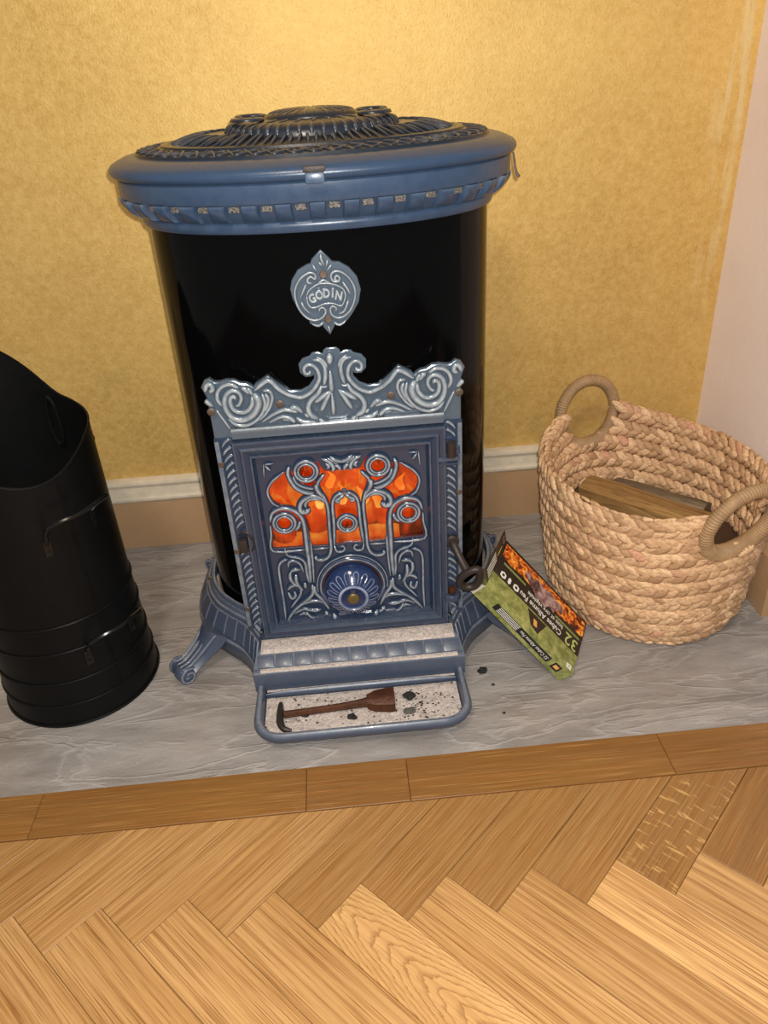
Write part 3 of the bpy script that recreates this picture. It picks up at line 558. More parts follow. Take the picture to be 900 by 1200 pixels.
# ---- side flanges with their rope moulding
for s in (-1, 1):
    mb = MB(); x0, x1 = .1365, .1600
    mb.box((UX+s*(x0+x1)/2, -.3875, .249), (x1-x0, .040, .312), b=.001, a=.1)
    mb.box((UX+s*.1565, -.4085, .252), (.0062, .004, .30), b=.0016, a=.85)
    mb.box((UX+s*.1525, -.4085, .252), (.0012, .003, .30), b=.0004, a=.6)
    fl_ = mb.build('side_flange', M_DOOR, stove)
    for i in range(27):
        z = .108+i*.0112
        if (s < 0 and .232 < z < .268) or (s > 0 and (.352 < z < .378 or .205 < z < .235 or .118 < z < .142)): continue
        mb = MB(); c = np.array([UX+s*.1445, -.4072, z])
        stroke(mb, [c+np.array([-s*.0062, 0, .0048]), c+np.array([-s*.0020, 0, .0040]), c+np.array([s*.003, 0, -.0004]), c+np.array([s*.0064, 0, -.0060])], FRN, 4.2e-3, 3.0e-3, .75, 3, 7)
        mb.build('rope_twist', M_DOOR, fl_)
    for z in (.37, .235, .135) if s < 0 else (.30, .185): 
        screw((UX+s*.1555, -.4100, z), .0042, fl_)
# ---- door
DX, DZ0, DZ1 = .1375, .082, .4015
prof = [(0, -.4055), (0, -.4150), (.0012, -.4165), (.0085, -.4165), (.0105, -.4185), (.0125, -.4185), (.0165, -.4160), (.0195, -.4145), (.0205, -.4170), (.0228, -.4170), (.0245, -.4130), (.0262, -.4105), (.0262, -.4055)]
rg = [0, .1, .75, .1, .7, .6, .1, .05, .75, .6, .1, 0, 0]
R = [[(UX+sx*(DX-o), y, (DZ0+o) if sz < 0 else (DZ1-o)) for sx, sz in ((-1, -1), (1, -1), (1, 1), (-1, 1))] for o, y in prof]
V, F = loft(R); door = part('door', V, F, M_DOOR, stove, True, 25, {'ridge': [x for x in rg for _ in range(4)]})
hl = [(UX+u/1000, z/1000) for u, z in HOLE]; hl = [(hl[0][0]*0+UX, hl[0][1])]+hl[1:-1]+[(UX, hl[-1][1])]
hole = hl+[(2*UX-x, z) for x, z in hl[1:-1]][::-1]
IX = DX-.0258
curve_plate('door_panel', [[(UX-IX, DZ0+.0258), (UX+IX, DZ0+.0258), (UX+IX, DZ1-.0258), (UX-IX, DZ1-.0258)], hole], -.4075, .006, .0006, M_DOOR, door, .05)
mb = MB()
relief(mb, T_D, -.4098, True, 1.1, 4, 9, 1.95)
def flat_ring(mb, u, z, r, w, y=-.4105, h=1.3):
    P = [np.array([UX+(u+r*math.cos(a))/1000, y, (z+r*math.sin(a))/1000]) for a in np.linspace(0, 2*PI, 20, endpoint=False)]
    stroke(mb, P, FRN, w/1000, w/1000, h, 3, 8, True)
for u, z, r in RINGS:
    for s in (-1, 1): flat_ring(mb, s*u, z, r+3.2, 3.4, h=1.0); flat_ring(mb, s*u, z, r-1.0, 2.2, -.4112)
flat_ring(mb, 0, RING3[1], RING3[2]+1.8, 3.2, h=1.0); flat_ring(mb, 0, RING3[1], RING3[2]-2.0, 2.0, -.4112)
V, F = lathe([(.0005, -.002), (.003, -.0012), (.0038, .001), (.003, .003), (.001, .004)], (UX, -.4115, KNOB3[1]/1000), 12, 'y'); mb.add(V, F, .7)
mb.build('grille', M_DOOR, door)
# the grille's backs: bars have depth
mb = MB()
for pts, r0, r1 in T_D:
    if len(pts) < 5: continue
    for m in (1, -1):
        P = [np.array([UX+m*u/1000, -.4090, z/1000]) for u, z in pts]; stroke(mb, P, -FRN, r0*1.85/1000, r1*1.85/1000, 1.6, 3, 6, sink=-.6)
mb.build('grille_back', M_DOOR, door)
mb = MB(); relief(mb, T_L8, -.4100, True, 1.0, 4, 7, 1.9); relief(mb, T_LC, -.4102, False, 1.2, k=1.2); mb.build('door_scrollwork', M_DOOR, door)
mb = MB(); mb.box((UX, -.4025, .283), (2*IX-.01, .0012, .176)); pane = mb.build('mica_pane', M_MICA, door)
# ---- air wheel: seat, domed disc, petals, brass nut
wc = np.array([UX-.0005, -.4105, .1625])
WP = [(.047, -.001), (.048, .002), (.0455, .0045), (.0430, .0040), (.0418, .001), (.0400, .001), (.0402, .0130), (.0396, .0165), (.0370, .0200), (.0310, .0255), (.0245, .0300), (.0215, .0320), (.0212, .0345), (.0188, .0358), (.0160, .0335), (.0085, .0325)]
wheel = part('air_wheel', *lathe(WP, wc, 64, 'y'), M_WHEEL, stove, True, 40)
a = np.zeros(len(wheel.data.vertices)); 
for i, v in enumerate(wheel.data.vertices):
    r = math.hypot(v.co.x+UX-wc[0], v.co.z-wc[2]); a[i] = 1. if .0175 < r < .0213 else (.5 if r > .0428 else 0.)
at = wheel.data.attributes.new('ridge', 'FLOAT', 'POINT'); at.data.foreach_set('value', a.astype(np.float32))
mb = MB()
for r, ww, dy in ((.0455, .0022, -.0035), (.0505, .0018, 0)):
    P = [wc+np.array([r*math.cos(q), dy, r*math.sin(q)]) for q in np.linspace(-.25, PI+.25, 24)]; stroke(mb, P, FRN, ww, ww, 1., 3, 7)
mb.build('seat_moulding', M_DOOR, wheel)
mb = MB(); P = [wc+np.array([.0412*math.cos(q), -.0022, .0412*math.sin(q)]) for q in np.linspace(0, 2*PI, 24, endpoint=False)]
stroke(mb, P, FRN, .0009, .0009, 1., 2, 5, True); mb.build('rust_line', M_RUST, wheel)
for i in range(16):
    t = 2*PI*(i+.5)/16; ra = np.array([math.cos(t), 0, math.sin(t)]); ta = np.array([-math.sin(t), 0, math.cos(t)])
    def q(r, w): return wc+ra*r+ta*w+FRN*float(np.interp(r, [.0215, .0245, .0310, .0370, .0396], [.0320, .0300, .0255, .0200, .0165]))
    mb = MB(); stroke(mb, [q(.0218, -.0026), q(.028, -.0034), q(.0335, -.0034), q(.0362, 0), q(.0335, .0034), q(.028, .0034), q(.0218, .0026)], FRN+ra*.7, .0010, .0010, 1.2, 3, 5)
    mb.build('petal', M_WHEEL, wheel)
part('wheel_nut', *lathe([(.0088, .0315), (.0090, .0355), (.0075, .0375), (.0030, .0380)], wc, 10, 'y'), M_BRASS, wheel, True, 30)
# ---- catch, hinge, lower bracket
mb = MB(); c = (UX-.1440, -.4165, .249)
mb.box(c, (.0125, .012, .020), b=.002); stroke(mb, [(UX-.1490, -.413, .262), (UX-.139, -.415, .268), (UX-.1305, -.416, .258), (UX-.129, -.416, .246), (UX-.136, -.415, .236)], FRN, .0022, .0022); mb.build('door_catch', M_IRON, stove)
mb = MB(); tube(mb, [(UX+.144, -.4170, .358), (UX+.144, -.4170, .379)], .0062, 12, 2); mb.build('hinge_pin', M_IRON, stove)
mb = MB(); mb.box((UX+.1405, -.4130, .3545), (.030, .014, .005), b=.002, a=.7); mb.box((UX+.1405, -.4120, .3470), (.026, .012, .004), b=.0015, a=.5); mb.box((UX+.153, -.412, .366), (.006, .010, .012), b=.002, a=.5); mb.build('hinge_bracket', M_DOOR, stove)
V, F = lathe([(.0125, -.004), (.0135, .0), (.0135, .004), (.011, .006), (.010, .003)], (UX+.1435, -.4120, .128), 20, 'z'); V = np.array(V); V[:, 1] = np.minimum(V[:, 1], -.400)
lb = part('lower_bracket', V, F, M_DOOR, stove, True, 40, {'ridge': [.6]*len(V)})
mb = MB(); mb.box((UX+.1435, -.4135, .139), (.010, .009, .010), np.array(Matrix.Rotation(.5, 3, 'Z')), b=.002); mb.build('bracket_nut', M_RUST, lb)
# ---- handle with its loop
mb = MB(); A_ = np.array([UX+.1445, -.4100, .222]); B_ = np.array([UX+.1535, -.4330, .204]); 
V, F = lathe([(.0095, -.002), (.0100, .003), (.0075, .0060), (.005, .0062)], (A_[0], A_[1], A_[2]), 18, 'y'); mb.add(V, F)
tube(mb, [A_, A_+[.002, -.010, -.003], B_, B_+[.006, -.006, -.012]], [.0062, .0060, .0055, .0062], 10, 4)
C_ = B_+[.0125, -.010, -.026]
lp_ = [C_+np.array([.0125*math.cos(a)*(1-.28*math.sin(a)), -.004*math.sin(a), .0185*math.sin(a)]) for a in np.linspace(0, 2*PI, 14, endpoint=False)]
Rz = np.array(Matrix.Rotation(-.50, 3, 'Y').inverted()); lp_ = [C_+Rz@(p-C_) for p in lp_]
tube(mb, lp_, .0058, 10, 4, True); mb.build('door_handle', M_IRON, stove)
# ---- base skirt
bc_ = [(-.150, -.462), (-.158, -.436), (-.176, -.404), (-.206, -.374), (-.238, -.338), (-.255, -.286), (-.256, -.21), (-.237, -.135), (-.19, -.093), (-.1, -.078), (0, -.076)]
tc_ = [(-.1375, -.4055), (-.146, -.396), (-.158, -.372), (-.181, -.350), (-.203, -.322), (-.2195, -.280), (-.2215, -.225), (-.2085, -.178), (-.166, -.1315), (-.1, -.098), (0, -.087)]
def full(L): L = catmull([np.array(p) for p in L], 6); return L+[np.array([-p[0], p[1]]) for p in L[::-1][1:]]
Bq, Tq = full(bc_), full(tc_); n = len(Bq)
sk = [(0.0, .104), (.05, .109), (.16, .109), (.19, .103), (.30, .1000), (.34, .0960), (.40, .0955), (.44, .0900), (.62, .0790), (.86, .0600), (.91, .0555), (.95, .0565), (1.0, .0540), (1.01, .0500), (1.0, .044), (.985, .028), (.96, .027)]
rr = [0, .8, .6, .1, .05, .7, .7, 0, 0, 0, .1, .9, .7, .1, .05, .1, 0]
def skp(i, w, z): q = Tq[i]+(Bq[i]-Tq[i])*w; return np.array([UX+q[0], q[1], z])
R = [[skp(i, w, z) for i in range(n)] for w, z in sk]
V, F = loft(R, closed=False); skirt = part('base_skirt', V, F, M_BASE, stove, True, 45, {'ridge': [x for x in rr for _ in range(n)]})
def skq(u, w):                                         # u: fractional index along the skirt, w: across
    i = int(u); f = u-i; z = float(np.interp(w, [s[0] for s in sk[:13]], [s[1] for s in sk[:13]])); j = min(i+1, n-1); return skp(i, w, z)*(1-f)+skp(j, w, z)*f
for k in range(34):                                    # raised tiles of the flank, one by one
    u0, u1 = 1+(n-3)*k/34+.13, 1+(n-3)*(k+1)/34-.13
    P = [skq(u, w) for u, w in ((u0, .46), (u1, .46), (u1, .66), (u1, .88), (u0, .88), (u0, .66))]
    nn = np.cross(P[1]-P[0], P[4]-P[0]); nn /= np.linalg.norm(nn); nn = nn if nn[2] > 0 else -nn
    c = sum(P)/6; Q = [c+(p-c)*.86+nn*.0022 for p in P]
    V = P+Q; F = [(6, 7, 8, 9, 10, 11)]+[(i, (i+1) % 6, 6+(i+1) % 6, 6+i) for i in range(6)]
    part('skirt_tile', V, F, M_BASE, skirt, True, 20, {'ridge': [.8]*6+[.12]*6})
mb = MB()
for k in range(150):                                   # small acanthus cast in the gutter
    u = 1+(n-3)*(k+.5)/150
    stroke(mb, [skq(u-.12, .21), skq(u+.05, .25), skq(u+.15, .31)], UPN, 1.4e-3, 1.8e-3, 1.0, 2, 5)
mb.build('gutter_leaves', M_BASE, skirt)
for i in (31, n-1-31): p = skq(i, .30); screw((p[0], p[1], p[2]), .004, skirt)
# ---- apron step in front of the door
AX = .1490
pa = [(-.400, .080), (-.4150, .0800), (-.4280, .0792), (-.4395, .0780), (-.4425, .0773), (-.4455, .0752), (-.4612, .0637), (-.4622, .0630), (-.4668, .0623), (-.4690, .0607), (-.4700, .0580), (-.4700, .0290), (-.44, .029)]
ra_ = [0, 0, .1, .6, .7, .3, .1, .2, .6, .7, .4, .1, 0]
R = [[(UX+s*(AX+(.004 if y < -.452 else 0)), y, z) for s in (-1, 1)] for y, z in pa]
V, F = loft(R, closed=False); F += [tuple(2*i for i in range(len(pa))), tuple(2*i+1 for i in range(len(pa)))]
apron = part('apron', V, F, M_BASE, stove, True, 30, {'ridge': [x for x in ra_ for _ in range(2)]})
d_ = np.array([0, -.4612+.4455, .0637-.0752]); dn = np.array([0, -.59, .807]); L_ = np.linalg.norm(d_); d_ /= L_
for k in range(11):
    x = UX+AX*(-1+2*(k+.5)/11); mb = MB()
    Rm = np.stack([[1., 0, 0], d_, np.cross([1., 0, 0], d_)], 1)
    mb.box(np.array([x, -.4535, .0694])+dn*.0006, (2*AX/11-.0035, L_*.92, .0036), Rm, .0004, .12); mb.build('apron_block', M_BASE, apron)
# ---- ash lip: a shallow tray with a rolled rim
TX, TY0, TY1, TR = .150, -.468, -.572, .040
path = [(-TX, TY0)]+[(-TX+TR-TR*math.cos(a), TY1+TR-TR*math.sin(a)) for a in np.linspace(0, PI/2, 7)]+[(TX-TR+TR*math.sin(a), TY1+TR-TR*math.cos(a)) for a in np.linspace(0, PI/2, 7)]+[(TX, TY0)]
c0 = np.array([0, TY0])
def inset_path(d):
    o = []
    for i, p in enumerate(path):
        if i == 0 or i == len(path)-1: o.append((p[0]-math.copysign(d, p[0]), p[1])); continue
        a, b = np.array(path[i-1]), np.array(path[i+1]); T = (b-a)/np.linalg.norm(b-a); N = np.array([-T[1], T[0]]); o.append(tuple(np.array(p)+N*d))
    return o
tr = [(.016, .0235, 0), (.012, .0260, .1), (.0100, .0345, .3), (.0075, .0395, .7), (.0030, .0402, .8), (-.0008, .0370, .4), (-.0018, .0315, .1), (.0010, .0265, .1), (.0050, .0240, 0)]
R = [[(UX+x, y, z) for x, y in inset_path(d)] for d, z, _ in tr]; m = len(path)
V, F = loft(R, closed=False); F.append(tuple(range(m)))
F.append(tuple((len(tr)-1)*m+k for k in range(m))[::-1])
lip = part('ash_lip', V, F, M_BASE, stove, True, 40, {'ridge': [t[2] for t in tr for _ in range(m)]})
mb = MB(); stroke(mb, [(UX-TX+.012, -.4800, .0300), (UX, -.4800, .0300), (UX+TX-.012, -.4800, .0300)], UPN, .0042, .0042, 1.7); mb.build('lip_rib', M_BASE, lip)
# ---- cabriole legs with scrolled feet
def leg(sx, sy, bx, by):
    """local frame: out = away from the stove, side = across"""
    out = np.array([sx*.80, sy*.60, 0.]); out /= np.linalg.norm(out); sd = np.array([-out[1], out[0], 0]); o = np.array([UX+bx*sx, by, 0.])
    C = [(0.000, .060, .030, .020), (.006, .050, .028, .020), (.016, .040, .024, .017), (.030, .029, .019, .014), (.045, .0200, .017, .012), (.058, .0135, .0175, .0110), (.068, .0120, .0185, .0118), (.076, .0125, .0150, .0105), (.080, .0130, .0060, .0050)]
    C = catmull([np.array(c) for c in C], 3); R = []
    for i, (u, z, hw, hh) in enumerate(C):
        a = C[max(i-1, 0)]; b = C[min(i+1, len(C)-1)]; T = np.array([b[0]-a[0], b[1]-a[1]]); T /= np.linalg.norm(T); nu, nz = -T[1], T[0]
        ring = []
        for k in range(16):
            t = 2*PI*k/16; cw = math.cos(t)*hw*(1+.12*math.cos(4*t)); ch = math.sin(t)*hh*(1+.10*math.cos(6*t))
            ring.append(o+out*(u+nu*ch)+sd*cw+np.array([0, 0, max(z+nz*ch, .0002)]))
        R.append(ring)
    V, F = loft(R, cap0=True, cap1=True)
    L = part('leg', V, F, M_BASE, stove, True, 60, {'ridge': [.15]*len(V)})
    mb = MB()
    for s in (-.017, -.006, .006, .017):               # ribs down the knee
        P = [o+out*u+sd*s*k+np.array([0, 0, z]) for u, z, k in ((.010, .0640, 1.15), (.018, .0560, 1.05), (.030, .0450, .9), (.046, .0335, .8), (.060, .0265, .75), (.072, .0260, .8))]
        stroke(mb, P, out*.5+np.array([0, 0, .9]), .0032, .0026, 1., 3, 6)
    for s in (-1, 1):                                   # volute on either side of the foot
        P = [o+out*(.066+r*math.cos(a))+sd*s*.0175+np.array([0, 0, .0135+r*math.sin(a)]) for a, r in [(2.4, .016), (1.4, .0142), (.4, .0128), (-.7, .0118), (-1.8, .0105), (-2.9, .0085), (-4.0, .0066), (-5.2, .0048), (-6.2, .003)]]
        stroke(mb, P, sd*s, .0030, .0022, 1.1, 4, 6)
        V, F = lathe([(.0115, -.004), (.0118, .001), (.0085, .0025), (.002, .003)], (0, 0, 0), 20); V = np.array(V)
        V = np.array([o+out*.066+sd*s*(.0165+v[2])+out*v[0]+np.array([0, 0, v[1]+.0128]) for v in V]); mb.add(V, F, .1)
    mb.build('foot_scroll', M_BASE, L); return L
leg(-1, -1, .2200, -.352); leg(1, -1, .2200, -.352); leg(-1, 1, .200, -.135); leg(1, 1, .200, -.135)
# ---- firebox, logs alight and flames
mb = MB()
for c, d in (((UX, -.262, .285), (.25, .010, .24)), ((UX-.12, -.33, .285), (.010, .14, .24)), ((UX+.12, -.33, .285), (.010, .14, .24)), ((UX, -.33, .170), (.25, .14, .010)), ((UX, -.33, .398), (.25, .14, .010))): mb.box(c, d)
fb = mb.build('firebox', M_BRICK, stove, False)
for i, (x, y, a, l) in enumerate(((-.035, -.345, .12, .17), (.04, -.315, -.2, .16), (.0, -.355, -.06, .15))):
    mb = MB(); dx = np.array([math.cos(a), math.sin(a), .04*(-1)**i]); c = np.array([UX+x, y, .196+.012*(i == 2)])
    tube(mb, [c-dx*l/2, c-dx*l/6, c+dx*l/6, c+dx*l/2], [.017, .020, .019, .016], 9, 3); mb.build('burning_log', M_EMBER, fb)
def flame(x, y, h, r0, mat, z0=.190, ph=0.):
    R = []
    for t in np.linspace(0, 1, 9):
        r = r0*(math.sin(PI*min(1, t*.9+.14))**.8)*(1-t*.5)+.0004; sx = .008*math.sin(t*4+ph)*t
        R.append([(UX+x+sx+r*math.cos(a)*1.15, y+r*math.sin(a)*.5, z0+t*h) for a in np.linspace(0, 2*PI, 8, endpoint=False)])
    V, F = loft(R, cap0=True, cap1=True); part('flame', V, F, mat, stove, True)
for i in range(27):
    x = -.106+i*.00815+rng.uniform(-.003, .003); y = -.318-.016*(i % 3)+rng.uniform(-.006, .006)
    flame(x, y, [.17, .15, .185, .16, .175][i % 5]*(1-.12*abs(x)/.1), .0165, M_FLAME, ph=i*1.7)
for x, z, h_ in ((-.062, .262, .030), (-.036, .268, .036), (-.004, .272, .034), (.026, .270, .030), (.046, .262, .034), (.080, .288, .026), (-.020, .300, .026)):
    flame(x, -.368, h_, .0062, M_FLAME_CORE, z, x*40)
# ================================================================ ASH, TOOL, CRUMBS
def m_ash():
    t = NT('wood_ash'); v = t.pos(); n = t.noise(v, 240, 5, .7); n2 = t.noise(v, 30, 3)
    c = t.mix(t.ramp(n, [(.3, 0.), (.7, 1.)]), srgb(164, 148, 138), srgb(226, 214, 206)); c = t.mix(t.ramp(t.noise(v, 130, 4, .7), [(.64, 0.), (.70, .85)]), c, srgb(60, 54, 50))
    t.bsdf(t.mix(t.ramp(n2, [(.4, 0.), (.7, .25)]), c, srgb(150, 140, 132)), .95, 0., .1, 0., t.bump(n, .9, .003)); return t.m
M_ASH = m_ash()
def ash_bed(name, x0, x1, y0, y1, zf, amp, label, nx=110, ny=36, edge=.006, rad=0., kindz=None):
    V = []; F = []
    for j in range(ny+1):
        for i in range(nx+1):
            x = x0+(x1-x0)*i/nx; y = y0+(y1-y0)*j/ny
            e = min(x-x0, x1-x, y-y0, y1-y); k = min(1, max(0, e/edge))
            nz = mnoise.noise((x*60, y*60, 1.))*.6+mnoise.noise((x*190, y*190, 4.))*.3+mnoise.noise((x*420, y*420, 9.))*.18
            V.append((UX+x, y, zf(y)+max(amp*k*(.5+nz*.8), .0004)))
    for j in range(ny):
        for i in range(nx):
            x = x0+(x1-x0)*(i+.5)/nx; y = y0+(y1-y0)*(j+.5)/ny
            if rad:
                cx, cy = max(0, abs(x)-(x1-rad)), max(0, (y0+rad)-y)
                if math.hypot(cx, cy) > rad: continue
            F.append((j*(nx+1)+i, j*(nx+1)+i+1, (j+1)*(nx+1)+i+1, (j+1)*(nx+1)+i))
    o = link(name, mesh(name, V, F, M_ASH)); return tag(o, label, 'ash', None, 'stuff')
tray = ash_bed('ash', -.1370, .1370, -.5592, -.4846, lambda y: .0268, .0042, 'pale wood ash lying in the stove\'s shallow front tray', rad=.029)
ash_bed('ash', -.137, .137, -.4752, -.4707, lambda y: .0300, .0022, 'thin drift of ash behind the rib at the back of the front tray', 120, 6, .0015)
ash_bed('ash', -.142, .142, -.4445, -.4170, lambda y: float(np.interp(y, [-.4455, -.4425, -.4395, -.4280, -.4150], [.0752, .0773, .0780, .0792, .0800])), .0030, 'strip of pale ash along the step right under the stove door', 120, 16, .005)
ash_bed('ash', -.143, .143, -.4685, -.4618, lambda y: float(np.interp(y, [-.4690, -.4668, -.4622], [.0607, .0623, .0630])), .0012, 'thin line of ash on the ledge below the row of apron blocks', 120, 6, .003)
def crumb(name, x, y, z, r, label, seed, cat='charcoal', mat=None, sq=.6, group=None):
    bm = bmesh.new(); bmesh.ops.create_icosphere(bm, subdivisions=2, radius=r)
    for v in bm.verts:
        k = 1+.55*mnoise.noise(v.co/r*1.3+Vector((seed*3.1, 0, seed)))
        v.co = Vector((v.co.x*k*1.25, v.co.y*k, v.co.z*k*sq))
    mz = min(v.co.z for v in bm.verts); 
    for v in bm.verts: v.co.z -= mz
    me = bpy.data.meshes.new(name); bm.to_mesh(me); bm.free(); me.materials.append(mat or M_COAL)
    return tag(link(name, me, None, (x, y, z)), label, cat, group)
ZT = .0288
crumb('charcoal_crumb', .180, -.443, 0, .0062, 'largest black charcoal crumb on the slate right of the ash tray', 1, group='charcoal crumbs')
crumb('charcoal_crumb', .191, -.472, 0, .0022, 'tiny black crumb on the slate in front of the biggest charcoal crumb', 2, group='charcoal crumbs')
crumb('charcoal_crumb', .195, -.530, 0, .0020, 'tiny black crumb on the slate near the oak border, right of the tray', 3, group='charcoal crumbs')
crumb('charcoal_crumb', .062, -.512, ZT, .0078, 'black charcoal lump in the tray just behind the tool\'s thick end', 4, group='charcoal crumbs')
crumb('charcoal_crumb', .060, -.538, ZT, .0070, 'greyish half-burnt charcoal flake in the tray before the tool\'s thick end', 5, group='charcoal crumbs', mat=plain('grey_char', srgb(84, 80, 76), .9, bumpy=.5, bscale=500), sq=.35)
crumb('charcoal_crumb', -.020, -.540, ZT, .0050, 'small charcoal bit under the middle of the rusty tool', 6, group='charcoal crumbs')
crumb('charcoal_crumb', -.085, -.528, ZT, .0045, 'charcoal sliver in the ash near the tool\'s hooked end', 7, group='charcoal crumbs')
k = 0
V = []; F = []
for k in range(150):                                   # grit strewn in the ash
    x, y = rng.uniform(-.13, .132), rng.uniform(-.555, -.485)
    if rng.random() < .45: x = .085+rng.normal()*.022; y = -.525+rng.normal()*.018
    x = min(max(x, -.130), .130); y = min(max(y, -.552), -.486)
    r = rng.uniform(.0007, .0020); n0 = len(V); zb = ZT+.0012
    V += [(UX+x+r*1.3, y, zb), (UX+x, y+r, zb), (UX+x-r, y, zb), (UX+x, y-r, zb), (UX+x, y, zb+r*.8), (UX+x, y, zb-r)]
    F += [(n0+a, n0+(a+1) % 4, n0+4) for a in range(4)]+[(n0+(a+1) % 4, n0+a, n0+5) for a in range(4)]
tag(link('charcoal_grit', mesh('charcoal_grit', V, F, M_COAL, False)), 'black charcoal grit strewn over the ash in the tray', 'charcoal', None, 'stuff')
# rusty lifting tool
tl = root('stove_tool', (-.04, -.525, .031), 'rusty iron lifting tool with a hooked end lying in the ash tray', 'tool')
mb = MB(); z = .0365
tube(mb, [(-.114, -.5285, z), (-.08, -.5265, z), (-.04, -.524, z), (-.005, -.5215, z+.001), (.012, -.520, z+.002)], [.0052, .0050, .0052, .0060, .0090], 8, 4)
V, F = loft([[(x, -.5195+(x-.012)*.03+yy*h, z+.002+zz*hz) for yy, zz in ((-1, -.8), (1, -.8), (1, .5), (.55, 1), (-.55, 1), (-1, .5))] for x, h, hz in ((.002, .0086, .0084), (.013, .0140, .0104), (.036, .0175, .0115), (.041, .0168, .0106))], cap0=True, cap1=True)
mb.add(V, F); mb.build('shaft', M_RUST, tl)
mb = MB(); tube(mb, [(-.1195, -.505, z-.001), (-.1195, -.518, z), (-.1195, -.530, z), (-.1185, -.544, z), (-.113, -.5545, z-.001), (-.103, -.557, z-.0025)], [.0030, .0046, .0052, .0050, .0044, .0026], 8, 4); mb.build('hook', M_IRON, tl)
# ================================================================ COAL SCUTTLE
SC = np.array([-.438, -.363])
hod = root('coal_scuttle', (SC[0], SC[1], 0), 'tall black tin coal scuttle standing on the slate left of the stove', 'scuttle')
def hr(z): return float(np.interp(z, [0, .004, .035, .04, .076, .08, .13, .18, .3, .55], [.1125, .1125, .1115, .1105, .1095, .1085, .1075, .1060, .1055, .1050]))
def rim(th):
    d = abs((math.degrees(th)+55+180) % 360-180); return float(np.interp(d, RD, RZ))
RD = np.arange(0, 181, 2.)
RZ = np.interp(RD, [0, 10, 23, 30, 50, 76, 100, 121, 132, 143, 155, 170, 180], [.380, .382, .390, .397, .412, .421, .424, .431, .452, .475, .495, .515, .520])
RZ = np.convolve(np.pad(RZ, 3, mode='reflect'), np.ones(7)/7, 'valid')
NS = 96; R = []
for k in range(26):
    R.append([(SC[0]+hr(rim(t)*k/25)*math.cos(t), SC[1]+hr(rim(t)*k/25)*math.sin(t), rim(t)*k/25) for t in (2*PI*i/NS for i in range(NS))])
Ri = [[(SC[0]+(hr(rim(t)*k/25)-.0014)*math.cos(t), SC[1]+(hr(rim(t)*k/25)-.0014)*math.sin(t), max(rim(t)*k/25, .006)) for t in (2*PI*i/NS for i in range(NS))] for k in range(25, -1, -3)]
V, F = loft(R+Ri, cap0=True, cap1=True); part('shell', V, F, M_TIN, hod, True, 50)
mb = MB(); P = [(SC[0]+(hr(.4)-.0006)*math.cos(t), SC[1]+(hr(.4)-.0006)*math.sin(t), rim(t)) for t in (2*PI*i/72 for i in range(72))]; tube(mb, P, .0018, 6, 1, True, smoothpath=False); mb.build('rolled_rim', M_TIN, hod)
def zb(y): return y
for z in (.173, .130, .079, .0395):
    mb = MB(); P = [(SC[0]+(hr(z)+.0004)*math.cos(t), SC[1]+(hr(z)+.0004)*math.sin(t), z) for t in (2*PI*i/72 for i in range(72))]; tube(mb, P, .0019, 6, 1, True, smoothpath=False); mb.build('bead', M_TIN, hod)
mb = MB(); P = [(SC[0]+.1125*math.cos(t), SC[1]+.1125*math.sin(t), .0035) for t in (2*PI*i/72 for i in range(72))]; tube(mb, P, .0030, 6, 1, True, smoothpath=False); mb.build('foot_ring', M_TIN, hod)
def cp(deg, z, out=0.): t = math.radians(deg); r = hr(z)+out; return np.array([SC[0]+r*math.cos(t), SC[1]+r*math.sin(t), z])
mb = MB()
for dd_ in (-1.1, 1.1): tube(mb, [cp(-42+dd_, z, .0004) for z in (.372, .3, .2, .1, .045)], .0011, 6, 2)
mb.build('seam', M_TIN, hod)
def side_handle(pts, plates):
    mb = MB(); tube(mb, [cp(*p) for p in pts], [.0022, .0030, .0033, .0033, .0033, .0030, .0022], 8, 5); h = mb.build('side_handle', M_TINB, hod)
    for a, z0, z1 in plates:
        mb = MB(); c = cp(a, (z0+z1)/2, .0012); t = math.radians(a); Rm = np.stack([[-math.sin(t), math.cos(t), 0], [math.cos(t), math.sin(t), 0], [0, 0, 1.]], 1)
        mb.box(c, (.0105, .0024, abs(z1-z0)), Rm, .001)
        for q in (.3, .7):
            mb.box(cp(a, z0+(z1-z0)*q, .0030), (.0045, .002, .0045), Rm, .001)
        mb.build('mounting_plate', M_TINB, h)
side_handle([(-62, .300, .003), (-61, .315, .006), (-57, .333, .020), (-42, .340, .030), (-22, .341, .028), (-17, .331, .012), (-24, .318, .003)], [(-62, .283, .306), (-23, .290, .318)])
side_handle([(-58, .118, .003), (-57.5, .131, .006), (-53, .147, .020), (-38, .152, .028), (-20, .148, .026), (-14, .136, .010), (-18, .126, .003)], [(-59, .098, .122), (-18, .104, .128)])
# ear of the swing handle on the inside of the far rim
mb = MB(); t0 = math.radians(72); tg = np.array([-math.sin(t0), math.cos(t0), 0]); c = cp(72, .392, -.0075)
tube(mb, [c+tg*.0085*math.cos(a)+np.array([0, 0, .036*math.sin(a)]) for a in np.linspace(0, 2*PI, 12, endpoint=False)], .0030, 8, 3, True); mb.build('bail_end', M_TINB, hod)
mb = MB(); V, F = lathe([(.004, -.006), (.0085, -.004), (.0095, 0), (.0085, .004), (.003, .006)], (0, 0, 0), 14, 'y'); mb.add(np.array(V)+cp(22, .385, -.008), F); mb.build('bail_rivet', M_TINB, hod)
